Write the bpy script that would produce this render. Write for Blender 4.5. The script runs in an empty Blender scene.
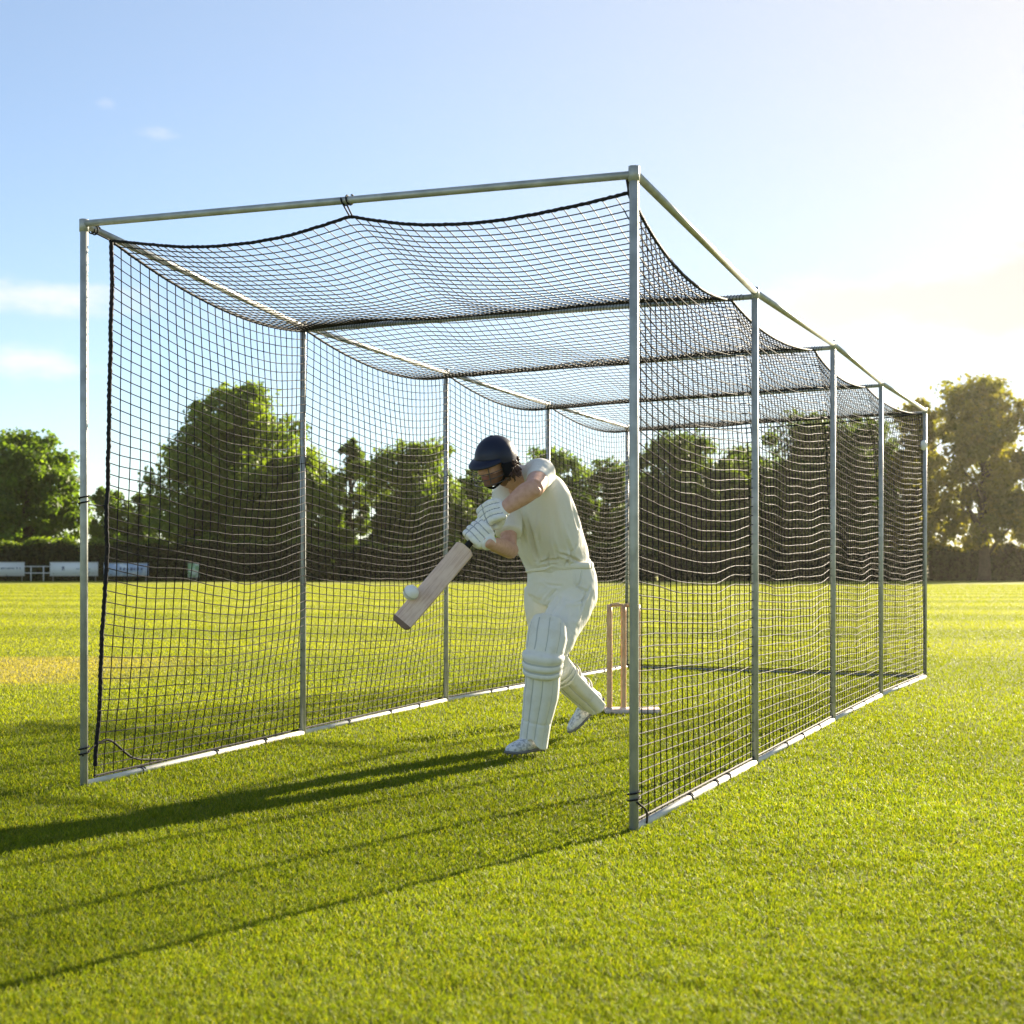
import bpy, math, random
import numpy as np
from mathutils import Vector, Matrix, noise

rng = np.random.default_rng(11)
random.seed(5)
SC = bpy.context.scene
COL = SC.collection
F = 1484.0      # focal length in pixels
HC = 1.02       # camera height
HY = 572.0      # horizon row

def P(px, py, Y):
    return np.array([(px-512)/F*Y, Y, HC-(py-HY)/F*Y])
def nrm(v):
    v = np.asarray(v, float); return v/np.linalg.norm(v)

# ------------------------------------------------------------------ object helpers
def tag(o, label=None, cat=None, group=None, kind=None):
    if label: o['label'] = label
    if cat: o['category'] = cat
    if group: o['group'] = group
    if kind: o['kind'] = kind
    return o
def empty(name, loc=(0, 0, 0), label=None, cat=None, group=None):
    o = bpy.data.objects.new(name, None); COL.objects.link(o); o.location = loc
    o.empty_display_size = .2
    return tag(o, label, cat, group)
def mesh_np(name, V, Fq):
    """V (n,3); Fq list of arrays, each (m,k)"""
    me = bpy.data.meshes.new(name)
    V = np.asarray(V, np.float32)
    if isinstance(Fq, np.ndarray): Fq = [Fq]
    Fq = [np.asarray(f, np.int32) for f in Fq if len(f)]
    me.vertices.add(len(V)); me.vertices.foreach_set('co', V.ravel())
    loops = np.concatenate([f.ravel() for f in Fq])
    tot = np.concatenate([np.full(len(f), f.shape[1], np.int32) for f in Fq])
    start = np.concatenate([[0], np.cumsum(tot)[:-1]]).astype(np.int32)
    me.loops.add(len(loops)); me.loops.foreach_set('vertex_index', loops)
    me.polygons.add(len(tot)); me.polygons.foreach_set('loop_start', start); me.polygons.foreach_set('loop_total', tot)
    me.update(calc_edges=True)
    return me
def link(name, me, mats, parent=None, smooth=True):
    o = bpy.data.objects.new(name, me); COL.objects.link(o)
    for m in (mats if isinstance(mats, (list, tuple)) else [mats]): me.materials.append(m)
    if smooth: me.polygons.foreach_set('use_smooth', np.ones(len(me.polygons), bool))
    if parent is not None:
        o.parent = parent
        o.location = -Vector(parent.location) if parent.parent is None else (0, 0, 0)
    return o
class MB:
    def __init__(s): s.V = []; s.F = {}; s.n = 0
    def add(s, V, Fs):
        V = np.asarray(V, float).reshape(-1, 3)
        if isinstance(Fs, np.ndarray): Fs = [Fs]
        for f in Fs:
            f = np.asarray(f)
            if len(f): s.F.setdefault(f.shape[1], []).append(f+s.n)
        s.V.append(V); s.n += len(V); return s
    def arrays(s):
        return np.concatenate(s.V), [np.concatenate(f) for f in s.F.values()]
    def build(s, name, mats, parent=None, smooth=True):
        V, Fs = s.arrays()
        return link(name, mesh_np(name, V, Fs), mats, parent, smooth)

def spline(p, sub):
    p = np.asarray(p, float)
    if p.ndim == 1: p = p[:, None]
    n = len(p)
    q = np.vstack([2*p[0]-p[1], p, 2*p[-1]-p[-2]])
    out = []
    for i in range(n-1):
        a, b, c, d = q[i], q[i+1], q[i+2], q[i+3]
        for k in range(sub):
            t = k/sub
            out.append(.5*(2*b+(c-a)*t+(2*a-5*b+4*c-d)*t*t+(3*b-a-3*c+d)*t**3))
    out.append(p[-1])
    return np.array(out)
def orient(V, Fs):
    vol = 0
    for f in Fs:
        for k in range(1, f.shape[1]-1):
            a, b, c = V[f[:, 0]], V[f[:, k]], V[f[:, k+1]]
            vol += np.einsum('ij,ij->i', a, np.cross(b, c)).sum()
    return [f[:, ::-1] for f in Fs] if vol < 0 else Fs
def loft(pts, ra, rb=None, side=(1, 0, 0), seg=24, sub=5, power=2.0):
    """closed tube with elliptical sections"""
    rb = ra if rb is None else rb
    c = spline(pts, sub); a_ = np.clip(spline(ra, sub)[:, 0], 1e-4, None); b_ = np.clip(spline(rb, sub)[:, 0], 1e-4, None)
    t = np.gradient(c, axis=0); t /= np.linalg.norm(t, axis=1)[:, None]
    s = np.broadcast_to(np.asarray(side, float), c.shape)
    a = s-(np.einsum('ij,ij->i', s, t))[:, None]*t; a /= np.linalg.norm(a, axis=1)[:, None]
    b = np.cross(t, a)
    th = np.linspace(0, 2*math.pi, seg, endpoint=False)
    ct, st = np.cos(th), np.sin(th)
    if power != 2.0:
        ct = np.sign(ct)*np.abs(ct)**(2/power); st = np.sign(st)*np.abs(st)**(2/power)
    V = c[:, None]+(a_[:, None]*ct)[..., None]*a[:, None]+(b_[:, None]*st)[..., None]*b[:, None]
    n = len(c); V = V.reshape(-1, 3)
    i, j = np.meshgrid(np.arange(n-1), np.arange(seg), indexing='ij'); j2 = (j+1) % seg
    Q = np.stack([i*seg+j, i*seg+j2, (i+1)*seg+j2, (i+1)*seg+j], -1).reshape(-1, 4)
    jj = np.arange(seg)
    k0 = len(V); V = np.vstack([V, c[0]-t[0]*min(a_[0], b_[0])*.25, c[-1]+t[-1]*min(a_[-1], b_[-1])*.25])
    T = np.vstack([np.stack([np.full(seg, k0), (jj+1) % seg, jj], 1),
                   np.stack([np.full(seg, k0+1), (n-1)*seg+jj, (n-1)*seg+(jj+1) % seg], 1)])
    return V, orient(V, [Q, T])
def tube(pts, r, seg=8, sub=1, side=None):
    pts = np.asarray(pts, float)
    d = nrm(pts[-1]-pts[0]) if np.linalg.norm(pts[-1]-pts[0]) > 1e-6 else np.array([0, 0, 1.])
    if side is None:
        side = (1, 0, 0) if abs(d[0]) < .8 else (0, 1, 0)
        side = np.asarray(side)+np.array([.013, .017, .011])
    rr = np.full(len(pts), r) if np.isscalar(r) else r
    return loft(pts, rr, None, side, seg, sub)
def ellipsoid(c, axes, radii, nu=20, nv=14):
    """axes: 3x3 rows = local axes"""
    u = np.linspace(0, 2*math.pi, nu, endpoint=False); v = np.linspace(0, math.pi, nv)
    L = np.stack([np.outer(np.sin(v), np.cos(u)), np.outer(np.sin(v), np.sin(u)), np.outer(np.cos(v), np.ones(nu))], -1)
    V = (L.reshape(-1, 3)*np.asarray(radii))@np.asarray(axes)+np.asarray(c)
    i, j = np.meshgrid(np.arange(nv-1), np.arange(nu), indexing='ij'); j2 = (j+1) % nu
    Q = np.stack([i*nu+j, (i+1)*nu+j, (i+1)*nu+j2, i*nu+j2], -1).reshape(-1, 4)
    return V, orient(V, [Q])
def box(c, axes, h):
    s = np.array([[x, y, z] for x in (-1, 1) for y in (-1, 1) for z in (-1, 1)], float)*np.asarray(h)
    V = s@np.asarray(axes, float)+np.asarray(c)
    Q = np.array([[0, 1, 3, 2], [4, 6, 7, 5], [0, 4, 5, 1], [2, 3, 7, 6], [0, 2, 6, 4], [1, 5, 7, 3]])
    return V, orient(V-V.mean(0), [Q])
def remesh(mb, voxel, smooth=4, factor=.5):
    V, Fs = mb.arrays()
    me = mesh_np('tmp', V, Fs); o = bpy.data.objects.new('tmp', me); COL.objects.link(o)
    m = o.modifiers.new('r', 'REMESH'); m.mode = 'VOXEL'; m.voxel_size = voxel; m.adaptivity = 0
    if smooth:
        s = o.modifiers.new('s', 'SMOOTH'); s.factor = factor; s.iterations = smooth
    dg = bpy.context.evaluated_depsgraph_get()
    out = bpy.data.meshes.new_from_object(o.evaluated_get(dg))
    bpy.data.objects.remove(o); bpy.data.meshes.remove(me)
    out.materials.clear()
    return out
def coords(me):
    a = np.empty(len(me.vertices)*3, np.float32); me.vertices.foreach_get('co', a); return a.reshape(-1, 3).astype(float)
def vnormals(me):
    a = np.empty(len(me.vertices)*3, np.float32); me.vertices.foreach_get('normal', a); return a.reshape(-1, 3).astype(float)
def centers(me):
    a = np.empty(len(me.polygons)*3, np.float32); me.polygons.foreach_get('center', a); return a.reshape(-1, 3).astype(float)
def setco(me, V):
    me.vertices.foreach_set('co', V.astype(np.float32).ravel()); me.update()
def vnoise(V, scale, seed=0):
    off = Vector((seed*7.1, seed*3.3, seed*1.7))
    sc = np.asarray(scale, float)*np.ones(3)
    return np.array([noise.noise(Vector(v*sc)+off) for v in V])
def crease(V, pts, width, depth):
    """a fold: a valley with raised shoulders along a polyline"""
    pts = spline(pts, 6); best = np.full(len(V), 1e9); tt = np.zeros(len(V))
    front = np.clip((pts[:, 1].mean()+.16-V[:, 1])/.06, 0, 1)
    V = V*[1, .22, 1]; pts = pts*[1, .22, 1]
    for i in range(len(pts)-1):
        a, b = pts[i], pts[i+1]; ab = b-a
        t = np.clip(((V-a)@ab)/(ab@ab), 0, 1)
        d = np.linalg.norm(V-(a+t[:, None]*ab), axis=1)
        m = d < best; best[m] = d[m]; tt[m] = (i+t[m])/(len(pts)-1)
    x = best/width
    return -depth*(1-1.6*x*x)*np.exp(-x*x)*np.sin(np.clip(tt*.96+.02, 0, 1)*math.pi)**.6*front

# ------------------------------------------------------------------ materials
def mat(name, col, rough=.6, metal=0., spec=.5, bump=None, var=None, transl=0., attr=None, sheen=0., tcol=(1.45, 1.45, .45)):
    m = bpy.data.materials.new(name); m.use_nodes = True
    nt = m.node_tree; N = nt.nodes; L = nt.links
    b = N['Principled BSDF']
    b.inputs['Base Color'].default_value = (*col, 1); b.inputs['Roughness'].default_value = rough
    b.inputs['Metallic'].default_value = metal; b.inputs['Specular IOR Level'].default_value = spec
    if sheen: b.inputs['Sheen Weight'].default_value = sheen
    tc = N.new('ShaderNodeTexCoord'); src = None
    if var:   # (scale, other colour, low, high)
        n = N.new('ShaderNodeTexNoise'); n.inputs['Scale'].default_value = var[0]; n.inputs['Detail'].default_value = 6
        L.new(tc.outputs['Object'], n.inputs['Vector'])
        r = N.new('ShaderNodeMapRange'); r.inputs['From Min'].default_value = var[2]; r.inputs['From Max'].default_value = var[3]
        L.new(n.outputs['Fac'], r.inputs['Value'])
        mx = N.new('ShaderNodeMix'); mx.data_type = 'RGBA'
        mx.inputs[6].default_value = (*col, 1); mx.inputs[7].default_value = (*var[1], 1)
        L.new(r.outputs[0], mx.inputs[0]); src = mx.outputs[2]
    if attr:
        a = N.new('ShaderNodeAttribute'); a.attribute_name = attr; src = a.outputs['Color']
    if src: L.new(src, b.inputs['Base Color'])
    if bump:  # (scale, strength, distance)
        n2 = N.new('ShaderNodeTexNoise'); n2.inputs['Scale'].default_value = bump[0]; n2.inputs['Detail'].default_value = 5
        L.new(tc.outputs['Object'], n2.inputs['Vector'])
        bp = N.new('ShaderNodeBump'); bp.inputs['Strength'].default_value = bump[1]; bp.inputs['Distance'].default_value = bump[2]
        L.new(n2.outputs['Fac'], bp.inputs['Height']); L.new(bp.outputs[0], b.inputs['Normal'])
    if transl:
        t = N.new('ShaderNodeBsdfTranslucent')
        if src: 
            g = N.new('ShaderNodeMix'); g.data_type = 'RGBA'; g.blend_type = 'MULTIPLY'; g.inputs[0].default_value = 1
            L.new(src, g.inputs[6]); g.inputs[7].default_value = (*tcol, 1); L.new(g.outputs[2], t.inputs['Color'])
        else: t.inputs['Color'].default_value = (*col, 1)
        ms = N.new('ShaderNodeMixShader'); ms.inputs[0].default_value = transl
        L.new(b.outputs[0], ms.inputs[1]); L.new(t.outputs[0], ms.inputs[2])
        L.new(ms.outputs[0], N['Material Output'].inputs['Surface'])
    return m

M = dict(
    steel=mat('galvanised_steel', (.44, .45, .43), .45, .35, .5, (90, .12, .002), (14, (.32, .33, .31), .4, .65)),
    rail=mat('painted_rail', (.66, .64, .58), .5, .0, .5, (60, .2, .002), (9, (.5, .49, .42), .5, .75)),
    net=mat('black_net_cord', (.020, .019, .019), .62, 0, .09),
    rope=mat('black_rope', (.014, .014, .016), .7, 0, .15, (160, .5, .003)),
    skin=mat('skin', (.66, .385, .275), .5, 0, .4, (220, .15, .001), (40, (.56, .30, .20), .4, .7)),
    stubble=mat('stubble_skin', (.25, .135, .09), .7, 0, .2),
    lip=mat('lips', (.33, .12, .10), .5),
    hair=mat('brown_hair', (.085, .042, .024), .5, 0, .5, (120, .6, .004)),
    eye=mat('dark_eye', (.03, .02, .015), .25),
    shirt=mat('cream_shirt', (.89, .86, .77), .85, 0, .15, (26, .35, .012), None, .06, None, .15),
    trouser=mat('cream_trousers', (.88, .85, .76), .85, 0, .15, (30, .35, .012), None, 0, None, .15),
    pad=mat('white_pad', (.83, .82, .77), .6, 0, .3, (70, .15, .002), (20, (.74, .72, .64), .5, .75)),
    padtrim=mat('pad_seam', (.52, .53, .51), .8),
    glove=mat('white_glove_leather', (.86, .84, .79), .55, 0, .35, (80, .15, .002), (28, (.7, .69, .64), .5, .75)),
    glove_trim=mat('glove_seam', (.36, .37, .37), .8),
    strap=mat('grey_strap', (.30, .29, .27), .8),
    navy=mat('navy_helmet', (.009, .013, .034), .42, 0, .4, (300, .08, .001)),
    black=mat('black_lining', (.012, .012, .014), .85, 0, .12),
    grille=mat('steel_grille', (.10, .10, .11), .4, .6),
    willow=mat('willow', (.80, .60, .49), .45, 0, .4, (40, .08, .002), (16, (.70, .50, .40), .4, .7)),
    willow_edge=mat('willow_toe', (.20, .12, .075), .6),
    grip=mat('dark_grip', (.018, .018, .02), .7, 0, .3, (200, .5, .003)),
    ball=mat('white_ball', (.90, .88, .84), .4, 0, .5, (60, .1, .001), (30, (.80, .77, .70), .5, .7)),
    seam=mat('ball_seam', (.55, .52, .45), .8),
    shoe=mat('white_shoe', (.78, .78, .77), .55, 0, .4, (90, .25, .002), (55, (.38, .39, .41), .48, .62)),
    sole=mat('grey_sole', (.16, .16, .16), .7),
    lace=mat('lace', (.7, .7, .7), .8),
    stump=mat('stump_wood', (.72, .47, .27), .5, 0, .4, (30, .1, .002), (14, (.55, .28, .14), .4, .7)),
    base=mat('stump_base', (.74, .62, .55), .6, 0, .4, None, (30, (.5, .38, .30), .45, .7)),
    leaf=mat('leaf', (.06, .09, .02), .55, 0, .35, None, None, .58, 'col'),
    bark=mat('bark', (.075, .055, .04), .9, 0, .2, (6, .8, .1), (3, (.05, .035, .025), .4, .6)),
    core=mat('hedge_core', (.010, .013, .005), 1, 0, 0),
    board=mat('white_board', (.72, .72, .70), .6),
    board_blue=mat('blue_board', (.34, .43, .58), .6, 0, .4, None, (1.6, (.62, .66, .70), .5, .62)),
    board_ink=mat('board_lettering', (.10, .13, .2), .7),
    board_green=mat('green_lettering', (.22, .36, .16), .7, 0, .4, None, (2.4, (.62, .66, .58), .45, .6)),
    wood_post=mat('timber_post', (.3, .28, .24), .8),
    clip=mat('white_clip', (.8, .8, .78), .4),
)

# ------------------------------------------------------------------ sun, sky, camera
SUN_AZ = math.atan2(.615, .79); SUN_EL = math.radians(19.0)
sun_dir = np.array([math.sin(SUN_AZ)*math.cos(SUN_EL), math.cos(SUN_AZ)*math.cos(SUN_EL), math.sin(SUN_EL)])
ld = bpy.data.lights.new('sun', 'SUN'); ld.energy = 5.0; ld.angle = math.radians(.53); ld.color = (1, .87, .66)
lo = bpy.data.objects.new('sun', ld); COL.objects.link(lo)
lo.rotation_mode = 'QUATERNION'; lo.rotation_quaternion = Vector(sun_dir).to_track_quat('Z', 'Y'); lo.location = (30, 40, 40)

W = bpy.data.worlds.new('World'); SC.world = W; W.use_nodes = True
nt = W.node_tree; N = nt.nodes; L = nt.links
bg = N['Background']; bg.inputs['Strength'].default_value = .05
sky = N.new('ShaderNodeTexSky'); sky.sky_type = 'NISHITA'; sky.sun_disc = False
sky.sun_elevation = SUN_EL; sky.sun_rotation = SUN_AZ
sky.air_density = .9; sky.dust_density = .13; sky.ozone_density = 2.3; sky.altitude = 50
def math_node(op, a, b=None, c=None):
    n = N.new('ShaderNodeMath'); n.operation = op
    for i, v in enumerate((a, b, c)):
        if v is None: continue
        if isinstance(v, (int, float)): n.inputs[i].default_value = v
        else: L.new(v, n.inputs[i])
    return n.outputs[0]
tc = N.new('ShaderNodeTexCoord'); sp = N.new('ShaderNodeSeparateXYZ'); L.new(tc.outputs['Generated'], sp.inputs[0])
az = math_node('ARCTAN2', sp.outputs[0], sp.outputs[1]); el = math_node('ARCSINE', sp.outputs[2])
cv = N.new('ShaderNodeCombineXYZ'); L.new(az, cv.inputs[0]); L.new(math_node('MULTIPLY', el, 2.4), cv.inputs[1])
cn = N.new('ShaderNodeTexNoise'); cn.inputs['Scale'].default_value = 9; cn.inputs['Detail'].default_value = 9; cn.inputs['Roughness'].default_value = .58
L.new(cv.outputs[0], cn.inputs['Vector'])
def blob(px, py, sx, sy, amp):
    a0 = math.atan((px-512)/F); e0 = math.atan((HY-py)/F)
    dx = math_node('MULTIPLY', math_node('SUBTRACT', az, a0), F/sx); dy = math_node('MULTIPLY', math_node('SUBTRACT', el, e0), F/sy)
    q = math_node('ADD', math_node('MULTIPLY', dx, dx), math_node('MULTIPLY', dy, dy))
    return math_node('MULTIPLY', math_node('EXPONENT', math_node('MULTIPLY', q, -1)), amp)
tot = None
for b in ((40, 312, 150, 24, .40), (20, 375, 130, 24, .34), (108, 122, 13, 10, .20), (178, 146, 42, 10, .22), (945, 318, 200, 42, .62), (620, 400, 300, 40, .12), (-200, 250, 120, 40, .3), (1250, 260, 200, 60, .35)):
    o_ = blob(*b); tot = o_ if tot is None else math_node('ADD', tot, o_)
cl = math_node('ADD', cn.outputs['Fac'], tot)
mr = N.new('ShaderNodeMapRange'); mr.interpolation_type = 'SMOOTHSTEP'
mr.inputs['From Min'].default_value = .66; mr.inputs['From Max'].default_value = .98; mr.inputs['To Max'].default_value = .8
L.new(cl, mr.inputs['Value'])
dot = N.new('ShaderNodeVectorMath'); dot.operation = 'DOT_PRODUCT'; L.new(tc.outputs['Generated'], dot.inputs[0]); dot.inputs[1].default_value = tuple(sun_dir)
glow = math_node('POWER', math_node('MAXIMUM', dot.outputs['Value'], 0), 5)
cc = N.new('ShaderNodeMix'); cc.data_type = 'RGBA'; cc.inputs[6].default_value = (5.6, 5.5, 5.5, 1); cc.inputs[7].default_value = (4.2, 3.6, 2.95, 1)
L.new(glow, cc.inputs[0])
mx = N.new('ShaderNodeMix'); mx.data_type = 'RGBA'
veil = N.new('ShaderNodeMix'); veil.data_type = 'RGBA'; L.new(sky.outputs[0], veil.inputs[6])
vc = N.new('ShaderNodeMix'); vc.data_type = 'RGBA'; vc.inputs[6].default_value = (3.9, 4.0, 4.2, 1); vc.inputs[7].default_value = (4.85, 4.45, 3.85, 1); L.new(glow, vc.inputs[0])
L.new(vc.outputs[2], veil.inputs[7]); L.new(math_node('ADD', math_node('MULTIPLY', glow, .78), .13), veil.inputs[0])
L.new(mr.outputs[0], mx.inputs[0]); L.new(veil.outputs[2], mx.inputs[6]); L.new(cc.outputs[2], mx.inputs[7])
L.new(mx.outputs[2], bg.inputs['Color'])

cd = bpy.data.cameras.new('camera'); cam = bpy.data.objects.new('camera', cd); COL.objects.link(cam)
cd.sensor_width = 36; cd.lens = 36*F/1024; cd.shift_y = 60/1024; cd.clip_end = 3000; cd.clip_start = .05
cam.location = (0, 0, HC); cam.rotation_euler = (math.pi/2, 0, 0); SC.camera = cam
cd.dof.use_dof = True; cd.dof.focus_distance = 8.0; cd.dof.aperture_fstop = 5.0
SC.view_settings.view_transform = 'Standard'; SC.view_settings.look = 'None'; SC.view_settings.exposure = 2.05; SC.view_settings.gamma = 1
SC.render.resolution_x = SC.render.resolution_y = 1024
SC.cycles.max_bounces = 8; SC.cycles.transparent_max_bounces = 8; SC.cycles.volume_bounces = 1

# ------------------------------------------------------------------ ground and grass
def stripe(Y, X=0):
    return .5+.5*np.tanh(3*np.sin(2*math.pi*(Y+X*.06)/9.0))
gx, gy = 200., 310.
gm = bpy.data.materials.new('turf'); gm.use_nodes = True
nt = gm.node_tree; N = nt.nodes; L = nt.links
pb = N['Principled BSDF']; pb.inputs['Roughness'].default_value = .9; pb.inputs['Specular IOR Level'].default_value = .1
tc = N.new('ShaderNodeTexCoord')
def tn(scale, det=6):
    n = N.new('ShaderNodeTexNoise'); n.inputs['Scale'].default_value = scale; n.inputs['Detail'].default_value = det
    L.new(tc.outputs['Object'], n.inputs['Vector']); return n.outputs['Fac']
def mixc(f, a, b):
    m_ = N.new('ShaderNodeMix'); m_.data_type = 'RGBA'
    if isinstance(f, (int, float)): m_.inputs[0].default_value = f
    else: L.new(f, m_.inputs[0])
    for i, v in ((6, a), (7, b)):
        if isinstance(v, tuple): m_.inputs[i].default_value = (*v, 1)
        else: L.new(v, m_.inputs[i])
    return m_.outputs[2]
def mrange(v, a, b, c=0., d=1.):
    m_ = N.new('ShaderNodeMapRange'); L.new(v, m_.inputs[0])
    for i, x in enumerate((a, b, c, d)): m_.inputs[i+1].default_value = x
    return m_.outputs[0]
sp = N.new('ShaderNodeSeparateXYZ'); L.new(tc.outputs['Object'], sp.inputs[0])
yy = math_node('ADD', sp.outputs[1], math_node('MULTIPLY', sp.outputs[0], .06))
st = math_node('SINE', math_node('MULTIPLY', yy, 2*math.pi/9.0))
st = mrange(math_node('ADD', math_node('MULTIPLY', st, .5), math_node('MULTIPLY', tn(.15), .6)), -.1, .7)
c1 = mixc(st, (.19, .21, .017), (.285, .295, .026))
c2 = mixc(mrange(tn(30), .35, .7), c1, (.25, .25, .03))
near = mrange(sp.outputs[1], 14, 45)
c3 = mixc(near, mixc(mrange(tn(60), .3, .7), (.11, .14, .012), (.165, .182, .016)), c2)
# worn strip of the old pitch, left of the cage
def band(v, a, b, w):
    return math_node('MULTIPLY', mrange(v, a-w, a+w), mrange(v, b-w, b+w, 1., 0.))
wm = math_node('MULTIPLY', band(math_node('ADD', sp.outputs[1], math_node('MULTIPLY', tn(1.2), .8)), 13.6, 18.0, .5), band(sp.outputs[0], -14, -4.2, 1.0))
c4 = mixc(math_node('MULTIPLY', wm, .9), c3, (.29, .25, .085))
L.new(c4, pb.inputs['Base Color'])
bp = N.new('ShaderNodeBump'); bp.inputs['Strength'].default_value = .8; bp.inputs['Distance'].default_value = .03
L.new(tn(45), bp.inputs['Height']); L.new(bp.outputs[0], pb.inputs['Normal'])
xs = np.linspace(-gx, gx, 41); ys = np.linspace(-12, gy, 41)
V = np.array([[x, y, 0] for y in ys for x in xs]); i, j = np.meshgrid(np.arange(40), np.arange(40), indexing='ij')
Q = np.stack([i*41+j, i*41+j+1, (i+1)*41+j+1, (i+1)*41+j], -1).reshape(-1, 4)
tag(link('ground', mesh_np('ground', V, Q), gm, None, False), kind='structure')

def vnoise2(X, Y, f, seed):
    g = np.random.default_rng(seed).random((256, 256))*2-1
    x, y = X*f, Y*f; i = np.floor(x).astype(int); j = np.floor(y).astype(int); u, v = x-i, y-j
    u = u*u*(3-2*u); v = v*v*(3-2*v); i0, i1, j0, j1 = i % 256, (i+1) % 256, j % 256, (j+1) % 256
    return (g[i0, j0]*(1-u)+g[i1, j0]*u)*(1-v)+(g[i0, j1]*(1-u)+g[i1, j1]*u)*v
def grass():
    T_ = rng.random(3100000)*math.log(120/2.6)
    T_ = T_[rng.random(len(T_)) < .22+.78*np.exp(-(T_/1.15)**2)]; Y = 2.6*np.exp(T_); n = len(Y)
    X = (rng.random(n)*2-1)*(.36*Y+1.0)
    k = vnoise2(X, Y, 7, 1)*.6+vnoise2(X, Y, 19, 2)*.4
    keep = rng.random(n) < np.clip(.85+.4*k, .3, 1); X, Y, k = X[keep], Y[keep], k[keep]; n = len(X)
    sc = np.clip(Y/3.6, .8, None)
    w = .0011*np.where(sc > 2, 2*(sc/2)**.82, sc)*(.7+.6*rng.random(n))
    h = (.012+.011*rng.random(n)+.005*k)*(1+.05*sc)
    a = rng.random(n)*2*math.pi
    lean = h*(.4+.9*rng.random(n)); la = rng.random(n)*2*math.pi
    s = stripe(Y, X)
    dx, dy = np.cos(a)*w, np.sin(a)*w
    lx, ly = np.cos(la)*lean, np.sin(la)*lean
    V = np.empty((n, 5, 3))
    V[:, 0] = np.stack([X-dx, Y-dy, np.full(n, -.002)], 1); V[:, 1] = np.stack([X+dx, Y+dy, np.full(n, -.002)], 1)
    V[:, 2] = np.stack([X+dx*.8+lx*.35, Y+dy*.8+ly*.35, h*.6], 1); V[:, 3] = np.stack([X-dx*.8+lx*.35, Y-dy*.8+ly*.35, h*.6], 1)
    V[:, 4] = np.stack([X+lx, Y+ly, h*(1-.2*(lean/h)**2)], 1)
    b = np.arange(n)[:, None]*5
    me = mesh_np('grass', V.reshape(-1, 3), [b+np.array([[0, 1, 2, 3]]), b+np.array([[3, 2, 4]])])
    pal = np.array([[.135, .185, .012], [.180, .218, .014], [.225, .245, .020], [.28, .26, .055], [.095, .142, .012]])
    wgt = np.array([.33, .34, .20, .03, .10])
    ci = rng.choice(5, n, p=wgt); c = pal[ci]*(.8+.4*rng.random((n, 1)))
    patch = (vnoise2(X, Y, .6, 3)*.6+vnoise2(X, Y, 1.9, 4)*.5)[:, None]
    c = c*(1+.22*patch)*(1+.10*k[:, None])
    far = np.clip((Y-7)/15, 0, 1)[:, None]
    c = c*(1-far)+far*(np.array([.175, .205, .013])*(1-s[:, None])+s[:, None]*np.array([.255, .278, .022]))*(.92+.16*rng.random((n, 1)))
    yw = Y+.4
    worn = np.clip((Y-13.3)/.25, 0, 1)*np.clip((18.0-Y)/.4, 0, 1)*np.clip((-3.0-X)/1.6, 0, 1)
    worn = (worn*.9)[:, None]; c = c*(1-worn)+worn*np.array([.30, .262, .085])
    at = me.attributes.new('col', 'FLOAT_COLOR', 'POINT')
    at.data.foreach_set('color', np.repeat(np.hstack([c, np.ones((n, 1))]), 5, axis=0).astype(np.float32).ravel())
    gmat = mat('grass_blade', (.1, .15, .02), .55, 0, .16, None, None, .5, 'col', tcol=(1.42, 1.40, .4))
    tag(link('grass', me, gmat, None, False), kind='stuff')
grass()

# ------------------------------------------------------------------ trees and hedges
def add_col(me, cols, dom='FACE'):
    at = me.attributes.new('col', 'FLOAT_COLOR', dom)
    at.data.foreach_set('color', np.hstack([cols, np.ones((len(cols), 1))]).astype(np.float32).ravel())
def leaf_cards(C, Nrm, size):
    n = len(C)
    r = rng.normal(size=(n, 3)); nn = Nrm*.7+r*.75; nn /= np.linalg.norm(nn, axis=1)[:, None]
    a = np.cross(nn, rng.normal(size=(n, 3))); a /= np.linalg.norm(a, axis=1)[:, None]; b = np.cross(nn, a)
    s = (size*(.55+.9*rng.random(n)))[:, None]
    V = np.empty((n, 4, 3)); V[:, 0] = C-a*s; V[:, 1] = C-b*s*.55+nn*s*.15; V[:, 2] = C+a*s; V[:, 3] = C+b*s*.55+nn*s*.1
    return V.reshape(-1, 3), np.arange(n*4).reshape(n, 4)
PAL = dict(hedge=((.018, .032, .008), (.040, .060, .013)), oak=((.050, .100, .014), (.150, .220, .030)), dark=((.044, .082, .014), (.115, .165, .026)), gold=((.075, .095, .012), (.25, .215, .026)),  # hedge: front leaves, darkened so the colour carries their shade
           light=((.060, .112, .015), (.19, .250, .032)))
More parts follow.
